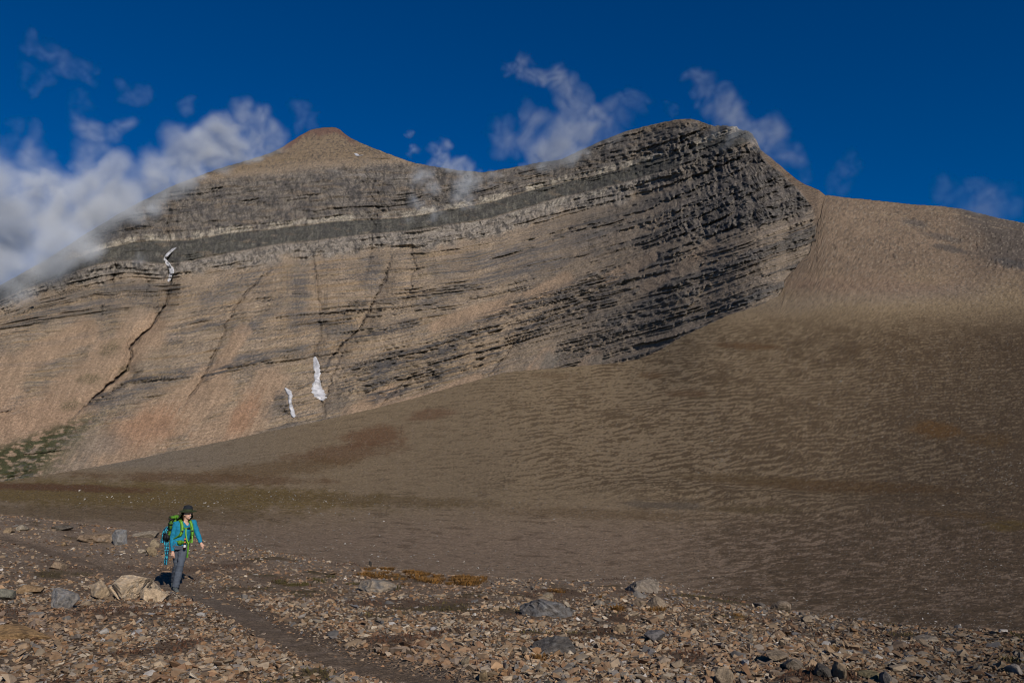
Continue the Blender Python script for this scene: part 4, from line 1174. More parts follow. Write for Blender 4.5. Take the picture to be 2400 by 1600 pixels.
def ribbon(name, pts, width, thick, mat, parent, across=(1, 0, 0)):
    """flat webbing strap along points"""
    bm = bmesh.new()
    P = [Vector(p) for p in pts]
    # densify
    Q = []
    for i in range(len(P) - 1):
        for k in range(4):
            t = k / 4
            p0, p1, p2, p3 = P[max(i - 1, 0)], P[i], P[i + 1], P[min(i + 2, len(P) - 1)]
            Q.append(.5 * ((2 * p1) + (-p0 + p2) * t + (2 * p0 - 5 * p1 + 4 * p2 - p3) * t * t + (-p0 + 3 * p1 - 3 * p2 + p3) * t ** 3))
    Q.append(P[-1])
    rings = []
    for i, p in enumerate(Q):
        t = (Q[min(i + 1, len(Q) - 1)] - Q[max(i - 1, 0)]).normalized()
        a = Vector(across); a = (a - t * a.dot(t)).normalized()
        b = t.cross(a)
        rings.append([bm.verts.new(p + a * (sx * width / 2) + b * (sy * thick / 2)) for sx, sy in ((-1, -1), (1, -1), (1, 1), (-1, 1))])
    for r0, r1 in zip(rings[:-1], rings[1:]):
        for k in range(4):
            bm.faces.new((r0[k], r0[(k + 1) % 4], r1[(k + 1) % 4], r1[k]))
    bm.faces.new(list(reversed(rings[0]))); bm.faces.new(rings[-1])
    return link(name, plain_mesh(bm, name, False), parent, mat)

MK = {}
MK["skin"] = plain_mat("skin", (0.50, 0.30, 0.215), rough=.55, var=.06, scale=40, bump=.05, spec=.35)
MK["shirt"] = plain_mat("teal_jersey", (0.010, 0.165, 0.27), rough=.85, var=.14, scale=14, bump=.35, bdist=.012)
MK["pants"] = plain_mat("grey_hiking_cloth", (0.066, 0.078, 0.098), rough=.85, var=.14, scale=11, bump=.45, bdist=.016)
MK["olive"] = plain_mat("olive_hat_cloth", (0.030, 0.040, 0.016), rough=.9, var=.2, scale=20)
MK["black"] = plain_mat("black_nylon", (0.010, 0.010, 0.012), rough=.6, var=.2, scale=20)
MK["navy"] = plain_mat("dark_hat_mesh", (0.014, 0.017, 0.022), rough=.9, var=.2, scale=60)
MK["green"] = plain_mat("green_ripstop", (0.072, 0.195, 0.016), rough=.7, var=.18, scale=16, bump=.3)
MK["green_dark"] = plain_mat("moss_green_ripstop", (0.055, 0.13, 0.015), rough=.75, var=.2, scale=18)
MK["lime"] = plain_mat("lime_webbing", (0.16, 0.38, 0.05), rough=.6, var=.1, scale=60)
MK["hair"] = plain_mat("brown_hair", (0.060, 0.030, 0.016), rough=.5, var=.3, scale=60)
MK["lips"] = plain_mat("lips", (0.34, 0.10, 0.085), rough=.5)
MK["teeth"] = plain_mat("teeth", (0.75, 0.72, 0.66), rough=.3)
MK["eye"] = plain_mat("eye", (0.03, 0.02, 0.018), rough=.2)
MK["boot"] = plain_mat("grey_teal_boot", (0.085, 0.095, 0.09), rough=.7, var=.3, scale=20)
MK["boot_teal"] = plain_mat("teal_boot_cuff", (0.02, 0.12, 0.13), rough=.7)
MK["sole"] = plain_mat("boot_sole", (0.012, 0.012, 0.012), rough=.8)
MK["bottle"] = plain_mat("dark_bottle", (0.020, 0.009, 0.008), rough=.25, spec=.5, var=.05)
MK["orange"] = plain_mat("orange_cap", (0.62, 0.16, 0.02), rough=.5)
MK["white"] = plain_mat("white_label", (0.72, 0.72, 0.70), rough=.5)
MK["metal"] = plain_mat("buckle", (0.03, 0.03, 0.032), rough=.4)

def dotted_mat():
    m, nt, b = nodes_mat("turquoise_spotted_cloth")
    L = nt.links.new
    uv = nt.nodes.new("ShaderNodeUVMap"); uv.uv_map = "UVMap"
    vo = nt.nodes.new("ShaderNodeTexVoronoi"); vo.inputs["Scale"].default_value = 1.0; vo.inputs["Randomness"].default_value = .25
    L(uv.outputs[0], vo.inputs["Vector"])
    cr = nt.nodes.new("ShaderNodeValToRGB")
    cr.color_ramp.elements[0].position = .30; cr.color_ramp.elements[0].color = (0.05, 0.42, 0.55, 1)
    cr.color_ramp.elements[1].position = .38; cr.color_ramp.elements[1].color = (0.008, 0.018, 0.045, 1)
    L(vo.outputs["Distance"], cr.inputs[0]); L(cr.outputs[0], b.inputs["Base Color"])
    b.inputs["Roughness"].default_value = .85
    return m
MK["dots"] = dotted_mat()

foot = hit(404, 1357)
HZ = float(ground0(np.array([foot[0]]), np.array([foot[1]]))[0])
HR = math.atan2(-foot[0], foot[1])                  # local y points away from the viewer
HIKER_S = 1.0
def root(name, label, cat, **kw):
    o = bpy.data.objects.new(name, None)
    COL.objects.link(o)
    o.location = (foot[0], foot[1], foot[2] + .0)
    o.rotation_euler = (0, 0, HR)
    o.scale = (HIKER_S,) * 3
    o.empty_display_size = .2
    o["label"], o["category"] = label, cat
    return o

person = root("person", "hiker in olive sun hat, teal shirt and grey trousers walking on the trail", "person")
# joints ------------------------------------------------------------
F_T = Vector((.46, -.89, 0)).normalized()           # chest faces this way
S_T = Vector((F_T.y * -1, F_T.x, 0))                # towards her left hand
pel, wai, che, upc = Vector((.025, 0, .90)), Vector((.04, -.005, 1.03)), Vector((.06, -.015, 1.20)), Vector((.072, -.01, 1.31))
nek, hed = Vector((.095, -.03, 1.395)), Vector((.118, -.055, 1.500))
shR, elR, wrR = Vector((-.085, -.05, 1.315)), Vector((-.138, -.03, 1.035)), Vector((-.112, -.095, .775))
shL, elL, wrL = Vector((.235, .035, 1.335)), Vector((.330, .01, 1.105)), Vector((.405, -.07, .925))
hpR, knR, anR = Vector((-.045, .01, .87)), Vector((-.015, .06, .49)), Vector((-.055, .36, .155))
hpL, knL, anL = Vector((.095, -.01, .87)), Vector((.045, -.17, .485)), Vector((-.015, -.20, .10))
def lerp(a, b, t):
    return a + (b - a) * t
def limb(bm, joints, seg=14):
    ring_tube(bm, [(*p, r, r2) for p, r, r2 in joints], seg)
def torso(bm, g=0.0, top=True):
    bm2 = bmesh.new()
    pts = [(pel + Vector((0, 0, -.07)), .155, .105), (pel, .168, .118), (lerp(pel, wai, .6), .150, .105), (wai, .138, .098), (lerp(wai, che, .5), .145, .105), (che, .158, .115), (lerp(che, upc, .6), .165, .108), (upc, .150, .090), (upc + Vector((.01, 0, .035)), .09, .062)]
    ring_tube(bm2, [(*p, a + g, b + g) for p, a, b in pts], 24)
    # turn about its own axis so that the chest faces F_T
    ang = math.atan2(F_T.x, -F_T.y)
    c = Vector((.055, -.008, 0))
    bmesh.ops.rotate(bm2, verts=bm2.verts, cent=c, matrix=Matrix.Rotation(ang, 3, 'Z'))
    me = bpy.data.meshes.new("t"); bm2.to_mesh(me); bm2.free(); bm.from_mesh(me); bpy.data.meshes.remove(me)
def arm(bm, s, e, w, g=0.0, end=1.0):
    limb(bm, [(lerp(s, Vector((.07, 0, 1.30)), .22), .050 + g, .050 + g), (s, .056 + g, .056 + g), (lerp(s, e, .35), .048 + g, .048 + g), (lerp(s, e, .85), .040 + g, .040 + g), (e, .040 + g, .040 + g), (lerp(e, w, .3), .039 + g, .039 + g), (lerp(e, w, end), .026 + g, .026 + g)])
def hand(bm, w, d, palm_n, curl, thumb_side):
    """w wrist, d direction of the hand, palm_n faces out of the palm"""
    d = d.normalized(); palm_n = (palm_n - d * palm_n.dot(d)).normalized()
    a = d.cross(palm_n) * thumb_side                # towards the thumb
    ring_tube(bm, [(*(w - d * .02), .022, .022), (*(w + d * .01), .026, .018), (*(w + d * .05), .036, .016), (*(w + d * .085), .038, .015)], 10)
    ball(bm, w + d * .05, (.034, .034, .034) if False else (.026, .026, .026), 10)
    for k, (off, ln) in enumerate(((.030, .066), (.010, .075), (-.010, .070), (-.030, .054))):
        p = w + d * .078 + a * off
        dirn = d.copy()
        pts = [(*p, .0095)]
        for j, fr in enumerate((.42, .33, .25)):
            dirn = (dirn * math.cos(curl) + palm_n * math.sin(curl)).normalized() if j else (dirn * math.cos(curl * .7) + palm_n * math.sin(curl * .7)).normalized()
            p = p + dirn * ln * fr
            pts.append((*p, .0088 - .0012 * j))
        ring_tube(bm, pts, 7)
    p = w + d * .03 + a * .026
    q = (d * .55 + a * .75 + palm_n * .25).normalized()
    p2 = p + q * .034; p3 = p2 + (q * .5 + d * .7 + palm_n * .35).normalized() * .028
    ring_tube(bm, [(*p, .0125), (*p2, .0105), (*p3, .0085)], 7)
def leg(bm, h, k, a, g=0.0, flare=0.0, end=1.0):
    limb(bm, [(h + Vector((0, 0, .03)), .092 + g, .092 + g), (lerp(h, k, .25), .083 + g, .083 + g), (lerp(h, k, .8), .060 + g, .060 + g), (k, .056 + g, .056 + g), (lerp(k, a, .3), .054 + g + flare * .4, .054 + g + flare * .4), (lerp(k, a, .7), .042 + g + flare * .8, .042 + g + flare * .8), (lerp(k, a, end), .034 + g + flare, .034 + g + flare)])
# body: one continuous figure ----------------------------------------
H_F = Vector((.55, -.83, -.05)).normalized()        # face looks this way
H_S = Vector((-H_F.y, H_F.x, 0)).normalized()
bm = bmesh.new()
torso(bm)
arm(bm, shR, elR, wrR); arm(bm, shL, elL, wrL)
hand(bm, wrR, Vector((.10, -.12, -1)), Vector((.75, .6, 0)), .45, -1)
hand(bm, wrL, Vector((.45, -.30, -.75)), Vector((-.6, .3, -.6)), .55, 1)
leg(bm, hpR, knR, anR); leg(bm, hpL, knL, anL)
ring_tube(bm, [(*(anL + Vector((0, .05, -.04))), .035), (*(anL + Vector((.005, -.06, -.055))), .036), (*(anL + Vector((.02, -.15, -.075))), .028)], 10)
ring_tube(bm, [(*(anR + Vector((0, .04, .0))), .034), (*(anR + Vector((.01, -.04, -.07))), .034), (*(anR + Vector((.02, -.09, -.12))), .026)], 10)
ring_tube(bm, [(*lerp(upc, nek, .0), .062), (*lerp(upc, nek, .5), .050), (*nek, .047), (*lerp(nek, hed, .6), .048)], 14)
ball(bm, hed + Vector((0, 0, .018)), (.073, .086, .098))
ball(bm, hed + H_F * .022 + Vector((0, 0, -.045)), (.056, .058, .056))     # jaw
ball(bm, hed + H_F * .054 + Vector((0, 0, -.082)), (.022, .022, .020), 10)  # chin
ring_tube(bm, [(*(hed + H_F * .082 + Vector((0, 0, .012))), .008), (*(hed + H_F * .098 + Vector((0, 0, -.012))), .011), (*(hed + H_F * .098 + Vector((0, 0, -.026))), .013), (*(hed + H_F * .080 + Vector((0, 0, -.03))), .010)], 8)
for sgn in (-1, 1):
    ball(bm, hed + H_S * (.074 * sgn) + Vector((0, .005, -.012)), (.012, .018, .028), 8)
body_me = fuse(bm, "person_body", .0065, 2)
body = link("body", body_me, person, MK["skin"])
# face
def small(name, c, r, mat, parent):
    b_ = bmesh.new(); ball(b_, Vector((0, 0, 0)), r, 10)
    o = link(name, plain_mesh(b_, name), parent, mat)
    o.location = c
    o.rotation_euler = (0, 0, math.atan2(H_F.x, -H_F.y))
    return o
for sgn in (-1, 1):
    small("eye", hed + H_F * .079 + H_S * (.030 * sgn) + Vector((0, 0, .008)), (.012, .008, .007), MK["eye"], person)
small("lips", hed + H_F * .079 + Vector((0, 0, -.052)), (.029, .012, .012), MK["lips"], person)
small("teeth", hed + H_F * .084 + Vector((0, 0, -.051)), (.023, .010, .0065), MK["teeth"], person)
# shirt --------------------------------------------------------------
bm = bmesh.new()
torso(bm, .018)
arm(bm, shR, elR, wrR, .011, .97); arm(bm, shL, elL, wrL, .011, .97)
sh_me = fuse(bm, "shirt", .008, 3)
bm = bmesh.new(); bm.from_mesh(sh_me)
vn_c = Vector((.095, 0, 0))
kill = []
for f in bm.faces:
    c = f.calc_center_median()
    rel = c - Vector((.075, -.01, 0))
    front = rel.x * F_T.x + rel.y * F_T.y
    side = rel.x * S_T.x + rel.y * S_T.y
    if c.z > 1.275 and front > -.01 and abs(side) < (c.z - 1.255) * .62:
        kill.append(f)
    elif c.z > 1.335 and abs(side) < .055:
        kill.append(f)
    elif c.z < .885 and abs(side) < .2 and c.x > -.085 and c.x < .3:
        kill.append(f)
bmesh.ops.delete(bm, geom=kill, context='FACES')
# soft folds
_q = np.array([v.co[:] for v in bm.verts])
_n = fbm(_q[:, 0] * 9 + _q[:, 2] * 16, _q[:, 2] * 11 - _q[:, 0] * 14 + _q[:, 1] * 5, 2, 61)
for v, n_ in zip(bm.verts, _n):
    v.co += v.normal * (.009 * float(n_))
sh2 = plain_mesh(bm, "shirt")
bpy.data.meshes.remove(sh_me)
link("shirt", sh2, person, MK["shirt"])
# trousers -----------------------------------------------------------
bm = bmesh.new()
leg(bm, hpR, knR, anR, .010, .020, .97); leg(bm, hpL, knL, anL, .010, .020, 1.02)
bm2 = bmesh.new()
ring_tube(bm2, [(*(pel + Vector((0, 0, -.09))), .166, .120), (*(pel + Vector((0, 0, -.02))), .182, .132), (*(pel + Vector((0, 0, .06))), .172, .124)], 22)
bmesh.ops.rotate(bm2, verts=bm2.verts, cent=Vector((.055, -.008, 0)), matrix=Matrix.Rotation(math.atan2(F_T.x, -F_T.y), 3, 'Z'))
_t = bpy.data.meshes.new("t"); bm2.to_mesh(_t); bm2.free(); bm.from_mesh(_t); bpy.data.meshes.remove(_t)
tr = fuse(bm, "trousers", .009, 3)
bm = bmesh.new(); bm.from_mesh(tr)
_q = np.array([v.co[:] for v in bm.verts])
_n = fbm(_q[:, 0] * 12 + _q[:, 2] * 9, _q[:, 2] * 22 + _q[:, 1] * 8, 2, 71)
for v, n_ in zip(bm.verts, _n):
    v.co += v.normal * (.011 * float(n_))
tr2 = plain_mesh(bm, "trousers"); bpy.data.meshes.remove(tr)
link("trousers", tr2, person, MK["pants"])
# boots --------------------------------------------------------------
def boot(an, toe_dir, pitch):
    t = Vector(toe_dir).normalized()
    bm = bmesh.new()
    up = Vector((0, 0, 1))
    def P(f, z):
        q = t * f
        y = q.length * (1 if f > 0 else -1)
        return an + t * (f * math.cos(pitch)) + up * (z + f * -math.sin(pitch))
    ring_tube(bm, [(*P(-.01, .03), .046), (*P(-.005, -.01), .049), (*P(.0, -.045), .048)], 12)
    ring_tube(bm, [(*P(-.06, -.055), .036), (*P(.0, -.045), .047), (*P(.07, -.052), .045, .040), (*P(.13, -.062), .046, .032), (*P(.185, -.068), .036, .024)], 12)
    o = link("boot", fuse(bm, "boot", .008, 2), person, MK["boot"])
    bm = bmesh.new()
    ring_tube(bm, [(*P(-.075, -.085), .034, .012), (*P(.0, -.088), .046, .013), (*P(.10, -.093), .050, .013), (*P(.17, -.092), .044, .012), (*P(.205, -.088), .022, .010)], 12)
    link("sole", plain_mesh(bm, "sole"), o, MK["sole"])
    bm = bmesh.new()
    ring_tube(bm, [(*P(-.012, .035), .050), (*P(-.008, .012), .051)], 14)
    link("cuff", plain_mesh(bm, "cuff"), o, MK["boot_teal"])
    bm = bmesh.new()
    for k in range(4):
        ring_tube(bm, [(*(P(.02 + .022 * k, -.005 - .012 * k) + S_T * -.025), .004), (*(P(.025 + .022 * k, .002 - .012 * k)), .004), (*(P(.02 + .022 * k, -.005 - .012 * k) + S_T * .025), .004)], 6)
    link("laces", plain_mesh(bm, "laces"), o, MK["boot_teal"])
boot(anL, (.22, -1, 0), -.02)
boot(anR, (.15, -1, 0), .62)
# hat ----------------------------------------------------------------
hc = hed + Vector((-.004, .008, .070))
def hat_part(name, prof, mat, seg=36, warp=None, parent=person):
    bm = bmesh.new()
    rings = []
    for r, z in prof:
        ring = []
        for k in range(seg):
            a = 2 * math.pi * k / seg
            d = H_F * math.cos(a) + H_S * math.sin(a)
            q = hc + d * (r * (1.10 if math.cos(a) ** 2 > .5 else 1.0)) + Vector((0, 0, z))
            if warp:
                q = q + warp(a, r, z)
            ring.append(bm.verts.new(q))
        rings.append(ring)
    for r0, r1 in zip(rings[:-1], rings[1:]):
        for k in range(seg):
            bm.faces.new((r0[k], r0[(k + 1) % seg], r1[(k + 1) % seg], r1[k]))
    return link(name, plain_mesh(bm, name), parent, mat)
hat = hat_part("hat", [(.092, -.004), (.091, .012), (.088, .030), (.086, .030)], MK["olive"])
hat_part("crown", [(.087, .028), (.084, .055), (.076, .082), (.055, .101), (.025, .108), (.001, .109)], MK["navy"], parent=hat)
def brim_w(a, r, z):
    f = (r - .09) / .085
    side = abs(math.sin(a))
    return Vector((0, 0, f * (-.014 + .004 * math.cos(a) + .016 * side * (1 if math.sin(a) > 0 else -.6))))
hat_part("brim", [(.090, .004), (.108, .004), (.128, .002), (.150, -.002), (.163, -.006), (.160, -.012), (.128, -.006), (.108, -.004), (.090, -.004)], MK["olive"], warp=brim_w, parent=hat)
# neck cape hanging from the back of the hat
bm = bmesh.new()
rows = []
for j in range(10):
    f = j / 9
    row = []
    for k in range(25):
        a = math.radians(88 + (272 - 88) * k / 24)
        d = H_F * math.cos(a) + H_S * math.sin(a)
        back = max(0.0, -math.cos(a))
        rr = .098 + f * (.030 + .055 * back) + .006 * math.sin(k * 1.9) * f
        zz = -.004 - f * (.135 + .085 * back)
        row.append(bm.verts.new(hc + d * rr + Vector((-.025 * f * (1 - math.sin(a)) * .9, 0, zz))))
    rows.append(row)
for r0, r1 in zip(rows[:-1], rows[1:]):
    for k in range(24):
        bm.faces.new((r0[k], r0[k + 1], r1[k + 1], r1[k]))
cape = link("neck_cape", plain_mesh(bm, "neck_cape"), hat, MK["olive"])
sol = cape.modifiers.new("thick", 'SOLIDIFY'); sol.thickness = .004
# hair
bm = bmesh.new()
for k in range(22):
    a = math.radians(112 + 136 * k / 21)
    d = H_F * math.cos(a) + H_S * math.sin(a)
    p0 = hed + d * .080 + Vector((0, 0, .03))
    ring_tube(bm, [(*p0, .012), (*(hed + d * .084 + Vector((0, 0, -.04))), .012), (*(hed + d * .075 + Vector((0, 0, -.11))), .009), (*(hed + d * .07 + Vector((.004 * math.sin(k * 3), 0, -.15))), .004)], 6)
link("hair", plain_mesh(bm, "hair"), person, MK["hair"])

# backpack -------------------------------------------------------------
pack = root("backpack", "bright green backpack with lime straps worn by the hiker", "backpack")
def pk(s, f, z):
    """pack space: s to her left, f behind the back, z up"""
    return Vector((.06, -.01, 0)) + S_T * s - F_T * f + Vector((0, 0, z))
def soft_box(name, s0, s1, f0, f1, z0, z1, mat, parent, r=.045, tilt=0.0):
    bm = bmesh.new()
    n = 7
    def prof(t, a, b, inset):
        return a + (b - a) * t
    co = {}
    bmesh.ops.create_cube(bm, size=1.0)
    bmesh.ops.bevel(bm, geom=bm.edges[:], offset=.22, segments=4, affect='EDGES')
    for v in bm.verts:
        x, y, z = v.co
        bul = 1 + .05 * math.cos(z * 3)
        s = (s0 + s1) / 2 + (s1 - s0) * x * bul; f = (f0 + f1) / 2 + (f1 - f0) * y * bul + tilt * z; zz = (z0 + z1) / 2 + (z1 - z0) * z
        n_ = float(pn(np.array([s * 17]), np.array([zz * 15 + f * 9]), 81)[0]) * .008
        v.co = pk(s + n_, f + n_, zz)
    return link(name, plain_mesh(bm, name), parent, mat)
soft_box("main_bag", -.165, .150, .125, .335, .95, 1.42, MK["green"], pack, tilt=.02)
lid = soft_box("lid", -.165, .145, .10, .350, 1.395, 1.475, MK["green"], pack)
soft_box("front_pocket", -.12, .11, .31, .385, 1.0, 1.32, MK["green_dark"], pack)
soft_box("side_pocket", -.215, -.150, .14, .29, .97, 1.16, MK["green_dark"], pack)
soft_box("black_pouch", -.275, -.165, .16, .34, .965, 1.125, MK["black"], pack)
soft_box("side_panel", -.185, -.150, .15, .30, 1.14, 1.38, MK["green_dark"], pack)
for z_ in (1.20, 1.30, 1.40):
    ribbon("compression_strap", [pk(-.18, .12, z_), pk(-.195, .20, z_ - .01), pk(-.185, .30, z_ + .01)], .018, .006, MK["black"], pack, across=(0, 0, 1))
soft_box("buckle", -.200, -.185, .20, .235, 1.36, 1.40, MK["metal"], pack)
# shoulder straps, padded
def strap_pts(sg):
    return [pk(sg * .075, .13, 1.34), pk(sg * .085, .04, 1.385), pk(sg * .095, -.055, 1.355), pk(sg * .100, -.118, 1.27), pk(sg * .108, -.140, 1.18), pk(sg * .128, -.118, 1.09), pk(sg * .165, -.02, 1.03), pk(sg * .16, .10, 1.0)]
for sg in (-1, 1):
    st = ribbon("shoulder_strap", strap_pts(sg), .058, .020, MK["green"], pack, across=tuple(S_T))
    ribbon("strap_webbing", [p + F_T * .014 for p in strap_pts(sg)[2:6]], .020, .006, MK["lime"], st, across=tuple(S_T))
    soft_box("strap_buckle", sg * .105 - .022, sg * .105 + .022, -.165, -.150, 1.155, 1.185, MK["metal"], st)
ribbon("chest_strap", [pk(-.10, -.152, 1.235), pk(-.03, -.158, 1.232), pk(.04, -.158, 1.232), pk(.10, -.150, 1.24)], .020, .006, MK["green"], pack, across=(0, 0, 1))
soft_box("chest_buckle", -.005, .045, -.172, -.158, 1.218, 1.246, MK["metal"], pack)
ribbon("hanging_strap", [pk(-.035, -.162, 1.225), pk(-.035, -.168, 1.14), pk(-.02, -.172, 1.05), pk(.005, -.172, .975), pk(.035, -.172, .925)], .024, .005, MK["lime"], pack, across=tuple(S_T))
ribbon("belt_tail", [pk(.035, -.168, .955), pk(.030, -.178, .87), pk(.018, -.196, .76), pk(.012, -.205, .655)], .034, .006, MK["green"], pack, across=tuple(S_T))
ribbon("side_tail", [pk(.125, -.11, 1.12), pk(.135, -.12, 1.03), pk(.135, -.115, .93)], .026, .006, MK["lime"], pack, across=tuple(S_T))
# hip belt
bp_ = []
for k in range(25):
    a = math.radians(-150 + 300 * k / 24)
    bp_.append(pk(math.sin(a) * .178, -math.cos(a) * .135, .965 - .012 * math.cos(a)))
ribbon("hip_belt", bp_, .050, .014, MK["green"], pack, across=(0, 0, 1))
soft_box("belt_pocket", -.165, -.065, -.150, -.095, .905, .995, MK["green"], pack)
soft_box("belt_buckle", -.005, .05, -.165, -.145, .945, .985, MK["metal"], pack)

# bottle ----------------------------------------------------------------
bt = root("bottle", "dark drink bottle with orange cap and white label hanging from the hiker's belt", "bottle")
bc = pk(-.050, -.185, .815)
def lathe(name, prof, mat, parent, seg=16, c=bc):
    bm = bmesh.new()
    ring_tube(bm, [(c.x, c.y, c.z + z, r) for r, z in prof], seg)
    return link(name, plain_mesh(bm, name), parent, mat)
lathe("glass_body", [(.020, 0), (.027, .006), (.028, .03), (.028, .115), (.022, .140), (.014, .158), (.013, .195)], MK["bottle"], bt)
lathe("cap", [(.015, .188), (.016, .192), (.016, .212), (.012, .216)], MK["orange"], bt)
lathe("neck_band", [(.0235, .136), (.0185, .152)], MK["orange"], bt)
# label patch on the front
bm = bmesh.new()
rows = []
fa = math.atan2(F_T.x, -F_T.y)
for j in range(2):
    rows.append([bm.verts.new(bc + Vector((math.sin(fa - .5 + a_) * .0292, -math.cos(fa - .5 + a_) * .0292, .045 + .042 * j))) for a_ in np.linspace(-.75, .75, 9)])
for k in range(8):
    bm.faces.new((rows[0][k], rows[0][k + 1], rows[1][k + 1], rows[1][k]))
lb = link("label_patch", plain_mesh(bm, "label_patch"), bt, MK["white"])
bm = bmesh.new()
for z0, z1, a0, a1 in ((.052, .058, -.35, .35), (.064, .070, -.35, .1), (.074, .080, -.35, .35), (.052, .080, -.45, -.30)):
    q = [bm.verts.new(bc + Vector((math.sin(fa - .5 + a_) * .0297, -math.cos(fa - .5 + a_) * .0297, z_))) for a_, z_ in ((a0, z0), (a1, z0), (a1, z1), (a0, z1))]
    bm.faces.new(q)
link("print", plain_mesh(bm, "print", False), lb, MK["black"])

# spotted cloth hanging from the pack -------------------------------------
def cloth_strip(bmx, uvl, path, w0, w1, across, wave, seed):
    n, m_ = len(path), 9
    P = [Vector(p) for p in path]
    rows = []
    for i in range(40):
        t = i / 39 * (n - 1)
        k = min(int(t), n - 2); p = lerp(P[k], P[k + 1], t - k)
        w = w0 + (w1 - w0) * i / 39
        row = []
        for j in range(m_):
            s = j / (m_ - 1) - .5
            off = wave * math.sin(s * 11 + i * .12 + seed) + wave * .6 * math.sin(i * .5 + s * 5 + seed)
            row.append((bmx.verts.new(p + Vector(across) * (s * w) - F_T * off), (s * w * 42, i / 39 * (P[0] - P[-1]).length * 42)))
        rows.append(row)
    for r0, r1 in zip(rows[:-1], rows[1:]):
        for j in range(m_ - 1):
            q = (r0[j], r0[j + 1], r1[j + 1], r1[j])
            f = bmx.faces.new([x[0] for x in q])
            for lp, x in zip(f.loops, q):
                lp[uvl].uv = x[1]
bm = bmesh.new(); uvl = bm.loops.layers.uv.new("UVMap")
cloth_strip(bm, uvl, [(-.235, .165, 1.25), (-.285, .150, 1.15), (-.300, .135, 1.04), (-.305, .125, .935)], .08, .14, (.86, .2, -.1), .016, .3)
cloth_strip(bm, uvl, [(-.245, .110, 1.02), (-.235, .095, .90), (-.222, .085, .74), (-.230, .085, .60), (-.235, .085, .505)], .12, .060, (.9, .2, 0), .012, 1.4)
me = bpy.data.meshes.new("spotted_cloth"); bm.to_mesh(me); bm.free()
for p in me.polygons:
    p.use_smooth = True
cl = link("spotted_cloth", me, None, MK["dots"], label="navy cloth with turquoise spots hanging off the hiker's backpack", category="cloth")
cl.location = pack.location; cl.rotation_euler = pack.rotation_euler; cl.scale = pack.scale
sol = cl.modifiers.new("thick", 'SOLIDIFY'); sol.thickness = .004
# ------------------------------------------------------------------ clouds clinging to the ridges
def cloud_material(name, dens, col=(0.86, 0.91, 1.0)):
    m = bpy.data.materials.new(name)
    m.use_nodes = True
    nt = m.node_tree
    for n in list(nt.nodes):
        nt.nodes.remove(n)
    o = nt.nodes.new("ShaderNodeOutputMaterial")
    v = nt.nodes.new("ShaderNodeVolumePrincipled")
    v.inputs["Color"].default_value = (*col, 1)
    v.inputs["Density"].default_value = dens
    v.inputs["Anisotropy"].default_value = -0.45
    v.inputs["Density Attribute"].default_value = "density"
    nt.links.new(v.outputs[0], o.inputs["Volume"])
    return m

